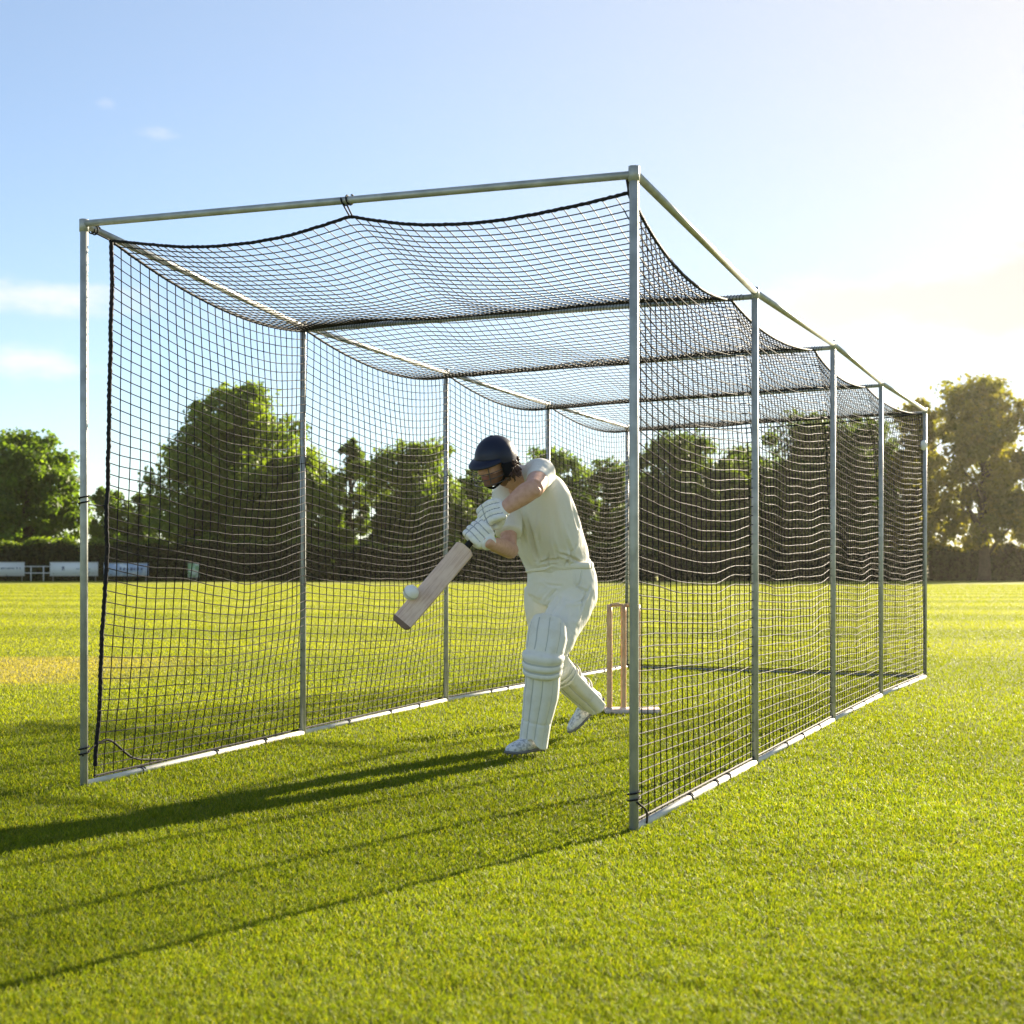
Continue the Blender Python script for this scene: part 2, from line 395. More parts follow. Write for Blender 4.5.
def make_tree(px, hw, top, Y, kind, label, shape='round', nl=34, n=11000, leaf=.30, clear=.12, seed=0, fill=1.):
    r = np.random.default_rng(seed+100)
    sc = Y/F; R = hw*sc*1.12; H = HC+(HY-top)*sc; X = (px-512)*sc
    root = empty('shrub' if shape == 'bush' and top > 440 else 'tree', (X, Y, 0), label, 'shrub' if shape == 'bush' and top > 440 else 'tree', 'trees round the ground')
    z0 = H*clear
    lobes = []
    for k in range(nl):
        for _ in range(20):
            t = (k+r.random())/nl
            if shape == 'round': prof = math.sin(math.pi*min(1, .16+.80*t))**.62
            elif shape == 'cone': prof = (1-t)**.75*1.0+.18
            elif shape == 'tall': prof = (.55+.45*math.sin(math.pi*min(1, .25+.9*t))) if t < .55 else (1-(t-.55)/.45)**.7*.86+.12
            elif shape == 'bush': prof = math.sqrt(max(0, 1-(t*.95)**2))
            break
        a = k*2.39996*1.7+r.random()*2.5; rr = R*prof*(.22+.60*r.random())
        lr = R*(.27+.14*r.random())*(.8+.45*prof)*(1.05 if shape != 'cone' else .85)
        z = z0+lr*.6+(H-z0-lr*1.35)*t
        lobes.append((np.array([X+math.cos(a)*rr, Y+math.sin(a)*rr, z]), lr))
    lobes.append((np.array([X+R*.05, Y, H-R*.30]), R*.28))
    lobes = [(c, l) for c, l in lobes]
    tot = sum(l*l for _, l in lobes); Cs, Ns, cols = [], [], []
    lo_, hi = (np.array(q) for q in PAL[kind])
    for c, l in lobes:
        # several smaller sprays on each limb make an uneven outline
        ns = 9
        m = int(2.3*n*l*l/tot)
        sd = r.normal(size=(ns, 3)); sd /= np.linalg.norm(sd, axis=1)[:, None]; sd[:, 2] = sd[:, 2]*.8+.15
        sc_ = c+sd*l*.70; sr = l*(.26+.30*r.random(ns)); tint = r.random(ns)
        w = r.integers(0, ns, m)
        d = r.normal(size=(m, 3)); d /= np.linalg.norm(d, axis=1)[:, None]
        rad = (r.random(m)**.45)[:, None]
        p = sc_[w]+d*rad*sr[w][:, None]*np.array([1, 1, .8])*(1+.15*r.normal(size=(m, 1)))
        ok = (p[:, 2] > z0*.7); p, d, w = p[ok], d[ok], w[ok]
        Cs.append(p); nd = p-c; nd /= np.linalg.norm(nd, axis=1)[:, None]+1e-6; nd[:, 2] += .3; Ns.append(nd)
        f = np.clip(.05+.65*tint[w]+.3*r.random(len(p)), 0, 1)[:, None]
        cols.append((lo_*(1-f)+hi*f)*(.85+.3*r.random((len(p), 1))))
    C = np.concatenate(Cs); NN = np.concatenate(Ns)
    V, Q = leaf_cards(C, NN, leaf*np.ones(len(C)))
    me = mesh_np('crown', V, Q); add_col(me, np.concatenate(cols))
    link('crown', me, M['leaf'], root, False)
    tb = MB(); tr = .022*H+.12
    tb.add(*tube([(X, Y, -.2), (X+.1, Y, H*.1), (X-.15, Y+.1, H*.35), (X+.1, Y, H*.6), (X, Y, H*.82)], [tr*1.35, tr, tr*.8, tr*.5, tr*.15], 10, 4))
    for c, l in lobes[::2]:
        zb = max(H*.10, min(H*.65, c[2]-abs(np.linalg.norm(c[:2]-np.array([X, Y])))*.9-1.0))
        m1 = np.array([X, Y, zb]); mid = (m1+c)/2+np.array([0, 0, .12*np.linalg.norm(c-m1)])
        tb.add(*tube([m1, mid, c], [tr*.42, tr*.26, tr*.07], 6, 4))
    tb.build('trunk', M['bark'], root)
    return root
TREES = [
    (26, 62, 427, 174, 'oak', 'round dark oak at the far left edge behind the white boards', 'round', 34, 12000, .30, .06),
    (108, 30, 487, 196, 'oak', 'low rounded tree just right of the far left oak, above the hedge', 'bush', 18, 5000, .30, .05),
    (143, 26, 494, 200, 'dark', 'small low tree in the gap left of the tall broad tree', 'bush', 16, 4500, .30, .05),
    (242, 80, 379, 172, 'light', 'tallest broad tree with a pointed leafy top behind the left net panel', 'tall', 52, 22000, .30, .05),
    (303, 30, 452, 168, 'light', 'lower bright leafy tree against the right flank of the tallest tree', 'round', 22, 6000, .28, .05),
    (350, 26, 437, 190, 'dark', 'thin dark tree with gaps in its crown left of the bright tree by the batsman', 'round', 17, 3600, .28, .18),
    (418, 56, 437, 180, 'light', 'bright green spreading tree just left of the batsman', 'round', 30, 10500, .28, .06),
    (478, 34, 470, 186, 'oak', 'mid green tree directly behind the batsman and his bat', 'round', 20, 6000, .28, .06),
    (548, 46, 446, 182, 'oak', 'leafy tree behind the shoulder of the batsman', 'round', 26, 8000, .28, .06),
    (618, 46, 455, 188, 'dark', 'shorter dark tree beside the back corner post on the left', 'round', 24, 7500, .28, .04),
    (682, 66, 429, 178, 'dark', 'dark pointed tree seen through the near bay of the right net', 'tall', 32, 12500, .28, .03),
    (748, 54, 447, 184, 'dark', 'dark tree in the dip behind the right net', 'round', 26, 9500, .28, .04),
    (810, 66, 411, 176, 'dark', 'broad dark tree behind the second bay of the right net', 'tall', 34, 12500, .28, .04),
    (866, 52, 414, 180, 'dark', 'dark tree behind the third bay of the right net', 'round', 28, 9500, .28, .04),
    (916, 40, 397, 172, 'gold', 'sunlit brown tree behind the far right corner post', 'round', 24, 7500, .28, .06),
    (984, 58, 372, 166, 'gold', 'golden backlit tree with a visible trunk and sky gaps in its crown on the right', 'round', 33, 11500, .27, .12),
    (1062, 50, 392, 168, 'gold', 'golden tree cut by the right edge of the photo', 'round', 26, 8000, .28, .12),
]
for k, t in enumerate(TREES):
    make_tree(*t, seed=k)

for k, (px, hw, top, Y) in enumerate(((333, 26, 508, 178), (384, 26, 500, 176), (452, 26, 496, 178), (512, 28, 498, 176), (584, 26, 494, 177), (650, 32, 474, 175), (720, 34, 478, 176), (772, 32, 470, 178), (842, 32, 460, 177), (893, 30, 450, 176), (186, 30, 505, 178))):
    make_tree(px, hw, top, Y, 'dark' if k % 3 else 'oak', ('rounded shrub filling the gap left of the bright tree', 'dark shrub under the bright tree left of the batsman', 'tall shrub just left of the helmet of the batsman', 'shrub behind the gloves of the batsman', 'shrub between the batsman and the back corner post', 'shrub left of the pointed tree behind the right net', 'shrub right of the pointed tree behind the right net', 'shrub left of the broad dark tree behind the right net', 'shrub right of the broad dark tree behind the right net', 'shrub left of the far right corner post', 'shrub at the left foot of the tallest tree')[k], 'bush', 14, 3200, .30, .02, seed=60+k)

def make_hedge(px0, px1, top, Y, kind, label, sunlit_kind='light', n=9000):
    sc = Y/F; x0, x1 = (px0-512)*sc, (px1-512)*sc; H = HC+(HY-top)*sc; D = 2.6
    mb = MB()
    nx = int((x1-x0)/1.2)+2; xs = np.linspace(x0+.2, x1-.2, nx)
    hh = H*(.90+.05*np.sin(xs*.7)+.04*np.sin(xs*1.9+1))
    pr = [(-.5, 0), (-.52, .55), (-.42, .93), (-.1, 1.), (.3, .98), (.5, .85), (.5, 0)]
    V = np.array([[x, Y+p[0]*D*(.86+.06*math.sin(x*1.3)), p[1]*h-.05] for x, h in zip(xs, hh) for p in pr])
    kq = len(pr); i, j = np.meshgrid(np.arange(nx-1), np.arange(kq-1), indexing='ij')
    Q = np.stack([i*kq+j, (i+1)*kq+j, (i+1)*kq+j+1, i*kq+j+1], -1).reshape(-1, 4)
    nf = len(Q); mb.add(V, Q)
    mb.add(V[:kq], np.array([list(range(kq))])); mb.add(V[-kq:], np.array([list(range(kq))[::-1]]))
    nf += 2
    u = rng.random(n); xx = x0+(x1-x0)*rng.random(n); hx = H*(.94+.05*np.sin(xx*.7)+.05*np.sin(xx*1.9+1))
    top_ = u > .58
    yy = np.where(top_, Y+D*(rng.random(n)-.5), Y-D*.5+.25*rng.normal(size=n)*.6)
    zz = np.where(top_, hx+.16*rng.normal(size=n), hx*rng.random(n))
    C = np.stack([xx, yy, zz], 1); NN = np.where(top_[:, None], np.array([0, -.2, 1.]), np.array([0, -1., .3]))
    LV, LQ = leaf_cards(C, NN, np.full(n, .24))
    l0, h0 = (np.array(q) for q in PAL[kind]); l1, h1 = (np.array(q) for q in PAL[sunlit_kind])
    f = rng.random((n, 1)); col = np.where(top_[:, None], l1*(1-f)+h1*f, l0*(1-f)+h0*f)  # sun on top and shade on the front are put into the leaf colour
    # quads for everything except the two end caps
    Vc, Fs = mb.arrays(); nv = len(Vc)
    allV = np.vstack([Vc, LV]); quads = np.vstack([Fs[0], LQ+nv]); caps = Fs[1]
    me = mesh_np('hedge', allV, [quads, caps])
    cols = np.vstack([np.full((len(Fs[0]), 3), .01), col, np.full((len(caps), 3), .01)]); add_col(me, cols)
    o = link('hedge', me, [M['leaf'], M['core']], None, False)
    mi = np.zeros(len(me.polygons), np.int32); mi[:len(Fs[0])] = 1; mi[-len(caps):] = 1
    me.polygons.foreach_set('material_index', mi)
    return tag(o, label, 'hedge', 'boundary hedges')
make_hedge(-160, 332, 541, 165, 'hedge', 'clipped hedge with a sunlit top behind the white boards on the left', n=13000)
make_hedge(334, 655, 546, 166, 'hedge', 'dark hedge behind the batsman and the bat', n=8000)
make_hedge(658, 926, 548, 166.5, 'hedge', 'dark hedge seen through the right net', sunlit_kind='gold', n=7000)
make_hedge(929, 1230, 546, 170, 'hedge', 'hedge under the golden trees on the right', sunlit_kind='gold', n=8000)

# ------------------------------------------------------------------ boundary boards
def board(px0, px1, ytop, ybot, Y, material, label, marks, leg_to=0):
    sc = Y/F; x0, x1 = (px0-512)*sc, (px1-512)*sc; z1, z0 = HC+(HY-ytop)*sc, HC+(HY-ybot)*sc
    root = empty('boundary_board', ((x0+x1)/2, Y, 0), label, 'board', 'boards along the boundary')
    ax = np.eye(3)
    MB().add(*box(((x0+x1)/2, Y, (z0+z1)/2), ax, ((x1-x0)/2, .03, (z1-z0)/2))).build('panel', material, root, False)
    for z in (z0, z1): MB().add(*box(((x0+x1)/2, Y-.012, z), ax, ((x1-x0)/2+.04, .045, .035))).build('frame_rail', M['wood_post'], root, False)
    for x in (x0+.3, x1-.3):
        MB().add(*box((x, Y+.10, z1/2), ax, (.05, .05, z1/2))).build('leg', M['wood_post'], root, False)
    for (u0, u1, v0, v1) in marks:
        MB().add(*box((x0+(x1-x0)*(u0+u1)/2, Y-.034, z0+(z1-z0)*(v0+v1)/2), ax, ((x1-x0)*(u1-u0)/2, .006, (z1-z0)*(v1-v0)/2))).build('letter', M['board_ink'], root, False)
def scrawl(u0, u1, v, h, n, seed):
    r = random.Random(seed); out = []; u = u0; st = (u1-u0)/n
    for k in range(n):
        if r.random() < .82: out.append((u, u+st*(.45+.35*r.random()), v-h*(.6+.4*r.random()), v+h*(.5+.5*r.random())))
        u += st
    return out
BY = 163.3
board(-60, 24.5, 562, 576, BY, M['board'], 'white boundary board at the left edge with a thin line of blurred lettering', scrawl(.72, .98, .55, .07, 14, 1))
board(50, 98, 562, 576, BY, M['board'], 'white boundary board with one small dark mark, behind the front left post', [(.25, .30, .5, .68), (.24, .31, .42, .47)]+scrawl(.55, .85, .5, .04, 7, 3))
board(104, 148.5, 563, 576, BY, M['board_blue'], 'blue and white boundary board right of the front left post', scrawl(.2, .9, .55, .13, 9, 2))
board(188, 199, 563, 577.5, BY-.5, M['board_green'], 'small narrow white and green sign in front of the hedge', [])
sc = BY/F
mb = MB()
for y in (566.5, 573): mb.add(*tube([((24.5-512)*sc, BY, HC+(HY-y)*sc), ((50-512)*sc, BY, HC+(HY-y)*sc)], .05, 6))
for px in (31, 43.5): mb.add(*tube([((px-512)*sc, BY, -.05), ((px-512)*sc, BY, HC+(HY-566)*sc)], .055, 6))
tag(mb.build('low_fence', M['board']), 'low white rail fence joining the two white boards on the left', 'fence')

# ------------------------------------------------------------------ the cage frame
def post_pt(px, bot, top, Y=None):
    Y = Y or F*HC/(bot-HY)
    return (px-512)/F*Y, Y, HC+(HY-top)/F*Y
LP = [post_pt(84, 787, 220), post_pt(303, 735, 323), post_pt(446, 702, 370), post_pt(548, 0, 402, 13.62), post_pt(627, 0, 425, 15.75)]
RP = [post_pt(634, 832, 167), post_pt(755, 765, 288), post_pt(833, 722, 341), post_pt(881, 697, 380), post_pt(925, 678, 408)]
LP = [np.array(p) for p in LP]; RP = [np.array(p) for p in RP]
cage = empty('practice_cage', ((LP[0][0]+RP[-1][0])/2, (LP[0][1]+RP[-1][1])/2, 0), 'galvanised steel tube frame of the cricket practice cage standing on the grass', 'cage frame')
PR = .0185
for p in LP+RP:
    mb = MB(); mb.add(*tube([(p[0], p[1], -.05), (p[0], p[1], p[2]*.5), (p[0], p[1], p[2]-.01)], PR, 14))
    po = mb.build('post', M['steel'], cage)
    cp = MB(); cp.add(*tube([(p[0], p[1], p[2]-.055), (p[0], p[1], p[2]+.002)], PR+.004, 14))
    c_ = cp.build('clamp', M['steel']); c_.parent = po
def rail(a, b, z0, z1, r, name, m, e=.0):
    a, b = np.asarray(a), np.asarray(b); d = nrm(b[:2]-a[:2])
    p0 = np.array([a[0]+d[0]*e, a[1]+d[1]*e, z0]); p1 = np.array([b[0]-d[0]*e, b[1]-d[1]*e, z1])
    MB().add(*tube([p0, (p0+p1)/2, p1], r, 12)).build(name, m, cage)
    return p0, p1
for S in (LP, RP):
    for a, b in zip(S[:-1], S[1:]):
        rail(a, b, a[2]-.022, b[2]-.022, .017, 'side_rail', M['steel'], .012)
        rail(a, b, .014, .014, .0165, 'ground_rail', M['rail'], .014)
rail(LP[0], RP[0], LP[0][2]-.018, RP[0][2]-.03, .0165, 'cross_rail', M['steel'], .012)
for k in range(1, 5):
    rail(LP[k], RP[k], LP[k][2]-.045, RP[k][2]-.045, .0145, 'cross_rail', M['steel'], .012)
rail(LP[4], RP[4], .014, .014, .0165, 'ground_rail', M['steel'], .014)  # back rail in the darker steel: its shaded side put into the material
# white clip on the far right post
MB().add(*ellipsoid((RP[4][0]-.02, RP[4][1]-.03, RP[4][2]-.36), np.eye(3), (.035, .03, .05), 12, 8)).build('clip', M['clip'], cage)

# ------------------------------------------------------------------ the net
net = empty('practice_net', ((LP[0][0]+RP[-1][0])/2, (LP[0][1]+RP[-1][1])/2, 0), 'black square mesh net hung inside the steel cage, roof and sides', 'net')
def smooth_noise(shape, cells, amp, seed):
    r = np.random.default_rng(seed); g = r.normal(size=(cells[0]+1, cells[1]+1))
    u = np.linspace(0, cells[0], shape[0]); v = np.linspace(0, cells[1], shape[1])
    i = np.minimum(u.astype(int), cells[0]-1); j = np.minimum(v.astype(int), cells[1]-1)
    fu = u-i; fv = v-j; fu = fu*fu*(3-2*fu); fv = fv*fv*(3-2*fv)
    a = g[i][:, j]*(1-fv)+g[i][:, j+1]*fv; b = g[i+1][:, j]*(1-fv)+g[i+1][:, j+1]*fv
    return amp*(a*(1-fu[:, None])+b*fu[:, None])
def net_sheet(G, r, name, knot=1.7):
    """G (rows, cols, 3): cords along both directions plus a knot at each crossing"""
    G = np.asarray(G); du = np.gradient(G, axis=0); dv = np.gradient(G, axis=1)
    nn = np.cross(du, dv); nn /= np.linalg.norm(nn, axis=2)[..., None]+1e-9
    mb = MB()
    for A, T, n_ in ((G, dv, nn), (G.transpose(1, 0, 2), du.transpose(1, 0, 2), nn.transpose(1, 0, 2))):
        t = T/(np.linalg.norm(T, axis=2)[..., None]+1e-9); b = np.cross(t, n_)
        ring = [A+r*(math.cos(q)*n_+math.sin(q)*b) for q in (0, 2.094, 4.189)]
        V = np.stack(ring, 2); m, k = A.shape[:2]; s = 3
        i, j, q = np.meshgrid(np.arange(m), np.arange(k-1), np.arange(s), indexing='ij'); q2 = (q+1) % s
        base = (i*k+j)*s; nxt = (i*k+j+1)*s
        mb.add(V.reshape(-1, 3), np.stack([base+q, nxt+q, nxt+q2, base+q2], -1).reshape(-1, 4))
    C = G.reshape(-1, 3); o6 = np.array([[1, 0, 0], [-1, 0, 0], [0, 1, 0], [0, -1, 0], [0, 0, 1], [0, 0, -1]])*r*knot
    V = (C[:, None]+o6[None]).reshape(-1, 3)
    f8 = np.array([[0, 2, 4], [2, 1, 4], [1, 3, 4], [3, 0, 4], [2, 0, 5], [1, 2, 5], [3, 1, 5], [0, 3, 5]])
    mb.add(V, (np.arange(len(C))[:, None, None]*6+f8[None]).reshape(-1, 3))
    return mb.build(name, M['net'], net)
def rope(pts, r, name='edge_rope', sub=6, twist=.03):
    c = spline(pts, sub); 
    ln = np.concatenate([[0], np.cumsum(np.linalg.norm(np.diff(c, axis=0), axis=1))])
    n = max(8, int(ln[-1]/(twist*.5))); s = np.linspace(0, ln[-1], n)
    q = np.stack([np.interp(s, ln, c[:, k]) for k in range(3)], 1)
    q[1:-1] += rng.normal(size=(n-2, 3))*r*.08
    rr = r*(1+.13*np.where(np.arange(n) % 2 == 0, 1, -1))
    return MB().add(*loft(q, rr, None, nrm(np.array([.31, .27, .9]) if abs(nrm(q[-1]-q[0])[2]) < .7 else np.array([.9, .3, .1])), 8, 1)).build(name, M['rope'], net)
ctr = np.array([(LP[0][0]+RP[0][0])/2, (LP[0][1]+RP[0][1])/2])
def side_curve(S, inward, sag, dens, inset, drop, u0=0., fi=.03):
    """points of the top rope and the foot of a side net; inward unit vector, inset and drop at each post"""
    top, foot, uu = [], [], []
    for k in range(4):
        a, b = S[k], S[k+1]; L_ = np.linalg.norm(b[:2]-a[:2]); n = int(round(L_/dens))
        st = u0 if k == 0 else 0
        for t in np.linspace(st, 1, n+1)[:(-1 if k < 3 else None)]:
            tt = (t-st)/(1-st)
            s = 4*tt*(1-tt)
            xy = a[:2]+(b[:2]-a[:2])*t
            z = a[2]+(b[2]-a[2])*t-(drop[k]*(1-t)+drop[k+1]*t)-sag[k]*s
            top.append([*(xy+inward*(inset[k]*(1-t)+inset[k+1]*t+.03*s)), z])
            foot.append([*(a[:2]+(b[:2]-a[:2])*(t if k or u0 < .05 else .05+.95*tt)+inward*fi), .03]); uu.append((k, tt))
    return np.array(top), np.array(foot), uu
inL = nrm(np.array([RP[2][0]-LP[2][0], RP[2][1]-LP[2][1]])); inR = -inL
topL, footL, uL = side_curve(LP, inL, (.11, .12, .11, .10), .086, (.035,)*5, (.055,)*5, .078, -.028)
topR, footR, uR = side_curve(RP, inR, (.085, .055, .05, .05), .096, (.02, .13, .13, .12, .04), (.10, .055, .055, .055, .055), .012, .004)
def side_net(top, foot, uu, inward, seed, name, belly=.05, droop=.04, rough=1.):
    nr = 50; nc = len(top)
    v = np.linspace(0, 1, nr)
    s = np.array([4*t*(1-t) for _, t in uu])
    vv = v+.05*np.sin(v*math.pi)*0
    G = top[None]*(1-vv[:, None, None])+foot[None]*vv[:, None, None]
    vx = vv[:, None, None]**2.2 if rough == 1 else 1-(1-vv[:, None, None])**6; G[..., :2] = top[None, :, :2]*(1-vx)+foot[None, :, :2]*vx
    # rows droop between the posts, bunched at the foot
    w = np.sin(np.clip(v, 0, 1)*math.pi)
    G[..., 2] -= (w[:, None]*s[None])*droop
    asym = np.array([math.sin(2*math.pi*t)*.5+math.sin(4*math.pi*t+1+seed)*.25 for _, t in uu])
    G[..., 2] += w[:, None]*asym[None]*.02*rough
    G[..., :2] += inward*(w[:, None, None]*s[None, :, None])*belly
    ramp = np.clip(np.arange(nc)/10, .12, 1)[None]
    nz = smooth_noise((nr, nc), (6, 18), .013*rough, seed)*w[:, None]*ramp
    G[..., :2] += inward*nz[..., None]
    G[..., 2] += smooth_noise((nr, nc), (10, 26), .009, seed+1)*w[:, None]
    d = nrm(foot[-1][:2]-foot[0][:2])
    G[..., :2] += d*(smooth_noise((nr, nc), (8, 20), .014*(.5+.5*rough), seed+2)*np.minimum(1, w*1.5)[:, None]*ramp)[..., None]
    # gathered where the net meets the ground rail
    g = np.clip((v-.86)/.14, 0, 1)[:, None]
    G[..., :2] += d*(g*(1-g)*np.sin(np.arange(nc)*.8+seed)[None]*.05*rough)[..., None]
    net_sheet(G, .0030, name)
    return G
GL = side_net(topL, footL, uL, inL, 3, 'side_net')
GR = side_net(topR, footR, uR, inR, 9, 'side_net', .02, .025, .35)
# back net
nb = 34
tb = np.linspace(0, 1, nb); sb = 4*tb*(1-tb)
topB = topL[-1][None]*(1-tb[:, None])+topR[-1][None]*tb[:, None]; footB = footL[-1][None]*(1-tb[:, None])+footR[-1][None]*tb[:, None]
topB[:, 1] -= .03; footB[:, 1] -= .03
topB[:, 2] -= .05*sb
v = np.linspace(0, 1, 50)[:, None, None]
GB = topB[None]*(1-v)+footB[None]*v
GB[..., 1] -= .06*np.sin(v[..., 0]*math.pi)*sb[None]; GB[..., 2] += smooth_noise((50, nb), (8, 8), .014, 21)*np.sin(v[..., 0]*math.pi)
net_sheet(GB, .0026, 'back_net')
# roof net: from the left rope to the right rope
dF = nrm(RP[0][:2]-LP[0][:2])
front_c = [topL[0], P(195, 247, 6.83), P(275, 238.5, 6.66), P(350, 217, 6.50), P(415, 224.5, 6.34), P(490, 221.5, 6.18), P(570, 207, 6.00), P(628, 193, 5.90)]
topR[0] = front_c[-1]
fr = np.vstack([spline(front_c[:4], 14)[:-1], spline(front_c[3:], 14)]); ln = np.concatenate([[0], np.cumsum(np.linalg.norm(np.diff(fr, axis=0), axis=1))])
nw = 50
frp = np.stack([np.interp(np.linspace(0, ln[-1], nw), ln, fr[:, k]) for k in range(3)], 1)
def roof():
    def resample(top, uu, m):
        c = np.array([k+t for k, t in uu]); c[-1] = 4.0
        q = np.linspace(0, 4, m); return np.stack([np.interp(q, c, top[:, k]) for k in range(3)], 1), q
    m = 4*32+1
    A, q = resample(topL, uL, m); B, _ = resample(topR, uR, m)
    w = np.linspace(0, 1, nw)[None, :, None]
    G = A[:, None]*(1-w)+B[:, None]*w
    tt = q-np.floor(np.minimum(q, 3.9999)); s = 4*tt*(1-tt)
    ww = np.sin(np.pi*w[0, :, 0])
    # lies on the cross rails, sags between them
    lift = (1-s)*.035
    q1 = np.clip(q/.45, 0, 1)[:, None]
    G[..., 2] += (lift[:, None]-.025*s[:, None])*ww[None]**.5*q1
    # front edge follows its rope, relaxing away towards the first cross rail
    f = np.clip(1-q/.9, 0, 1)**1.3
    G += f[:, None, None]*(frp-G[0])[None]
    G[..., 2] += smooth_noise((m, nw), (14, 8), .010, 31)*ww[None]*q1
    G[..., 0] += smooth_noise((m, nw), (16, 8), .012, 32)*ww[None]*q1
    G[..., 1] += smooth_noise((m, nw), (16, 8), .016, 33)*ww[None]*q1
    net_sheet(G, .0029, 'roof_net', 1.5)
roof()
rope(np.vstack([fr[:42:3], fr[42:-2:3], fr[-1:]]), .0075); rope(topL, .0075, sub=2); rope(topR, .0075, sub=2); rope(topB, .0065, sub=2)
fl = GL[:, 0].copy()
fl[1:-1] += np.stack([np.zeros(len(fl)-2), rng.normal(size=len(fl)-2)*.012, np.zeros(len(fl)-2)], 1)
rope(fl[::2], .0105, sub=4)
rope(np.vstack([GR[::4, 0], GR[-1:, 0]]), .006)
# slack tail of the front left rope at the foot
e = GL[-1, 0]; dl = nrm(LP[1][:2]-LP[0][:2])
rope([GL[-4, 0], GL[-4, 0]+np.array([dl[0]*.12, dl[1]*.12, .005]), e+np.array([dl[0]*.35, dl[1]*.35, .05]), e+np.array([dl[0]*.62, dl[1]*.62, .012])], .006)
rope(footL[::2]+np.array([0, 0, .006]), .0045, sub=2); rope(footR[::2]+np.array([0, 0, .012]), .006, sub=2); rope(footB[::2]+np.array([0, 0, .012]), .006, sub=2)
def tie(pts, r=.004): MB().add(*tube(spline(pts, 4), r, 6)).build('tie', M['rope'], net)
def ring_tie(c, axis, R, r=.0038):
    axis = nrm(axis); a = nrm(np.cross(axis, [.2, .3, .93])); b = np.cross(axis, a)
    th = np.linspace(0, 2*math.pi*1.9, 22)
    MB().add(*loft([c+R*(math.cos(t)*a+math.sin(t)*b)+axis*.004*t for t in th], [r]*22, None, axis, 6, 1)).build('tie', M['rope'], net)
cr0 = LP[0]+(RP[0]-LP[0])*.5; 
def on_front(px):
    best = min(np.linspace(0, 1, 400), key=lambda t: abs(((LP[0]+(RP[0]-LP[0])*t)[0])/((LP[0]+(RP[0]-LP[0])*t)[1])*F+512-px))
    p = LP[0]+(RP[0]-LP[0])*best; p[2] -= .024; return p
t0 = on_front(343)
ring_tie(t0, RP[0]-LP[0], .021)
tie([t0+np.array([0, 0, -.018]), front_c[3]]); tie([t0+np.array([.016, 0, -.018]), front_c[3]+np.array([.012, 0, 0])])
q0 = RP[0].copy(); q0[2] -= .03
tie([q0+np.array([-.02, .02, 0]), front_c[-1]]); tie([q0+np.array([-.03, .01, -.005]), front_c[-1]+np.array([.006, 0, -.02])])
ring_tie(np.array([RP[0][0], RP[0][1], .12]), (0, 0, 1), .024); tie([(RP[0][0]+.01, RP[0][1]-.025, .12), (RP[0][0]+.05, RP[0][1]+.02, .08), (RP[0][0]+.06, RP[0][1]+.10, .02)], .005)
ring_tie(np.array([LP[0][0], LP[0][1], .15]), (0, 0, 1), .024); tie([(LP[0][0], LP[0][1]-.02, .15), GL[-4, 0]], .004)
i_ = int(50*.49); ring_tie(np.array([LP[0][0], LP[0][1], GL[i_, 0][2]]), (0, 0, 1), .024); tie([(LP[0][0], LP[0][1], GL[i_, 0][2]), GL[i_, 0]], .003)
ring_tie(np.array([LP[0][0]+.02, LP[0][1]+.05, LP[0][2]-.03]), np.append(dl, 0), .022)
tie([LP[0]+np.array([.02, .06, -.04]), topL[0]], .004)
for S in (LP, RP):
    for a, b in zip(S[:-1], S[1:]):
        for t in (.3, .55, .8):
            p = a+(b-a)*(t+.05*rng.normal()); ring_tie(np.array([p[0], p[1], .014]), np.append(b[:2]-a[:2], 0), .0195, .003)
# lacing wound round each cross rail
for k in range(1, 5):
    a, b = LP[k].copy(), RP[k].copy(); a[2] -= .045; b[2] -= .045; d = nrm(b-a); u = nrm(np.cross(d, [0, 0, 1])); w = np.cross(u, d)
    n = 1900; s = np.linspace(.02, .98, n); th = s*np.linalg.norm(b-a)/.019*2*math.pi
    R = .0150+.0015*np.sin(th*.37)**2
    q = a+(b-a)*s[:, None]+(R*np.cos(th))[:, None]*u+(R*np.sin(th))[:, None]*w
    MB().add(*loft(q, np.full(n, .0017), None, d, 5, 1)).build('lacing', M['rope'], net)

#PERSON#
# ------------------------------------------------------------------ the batsman
person = empty('person', (.10, 8.45, 0), 'batsman in cream whites and navy helmet driving with a lowered bat', 'person')
LAT = nrm([.85, -.53, 0])           # his left
FWD = nrm([-.53, -.85, 0])          # where his chest faces
UP = np.array([0, 0, 1.])
# --- head frame
hf = nrm([-.69, -.65, -.36]); hl = nrm(np.cross(UP, hf)+np.array([0, 0, -.10])); hl = nrm(hl-hf*(hl@hf)); hu = np.cross(hf, hl)
HA = np.array([hf, hl, hu])
HC3 = P(494.5, 463.5, 7.98)
def hd(f, l, u): return HC3+f*hf+l*hl+u*hu
J = dict(
    shL=P(541, 474, 8.05), elL=P(533, 489, 7.77), wrL=P(505, 501, 7.63),
    shR=P(507, 494, 8.22), elR=P(509, 549, 8.0), wrR=P(496, 544, 7.80),
    hipL=P(573, 594, 8.30), knL=P(547, 653, 8.08), anL=P(534, 738, 8.20),
    hipR=P(545, 594, 8.44), knR=P(556, 662, 8.72), anR=P(591, 702, 9.10))
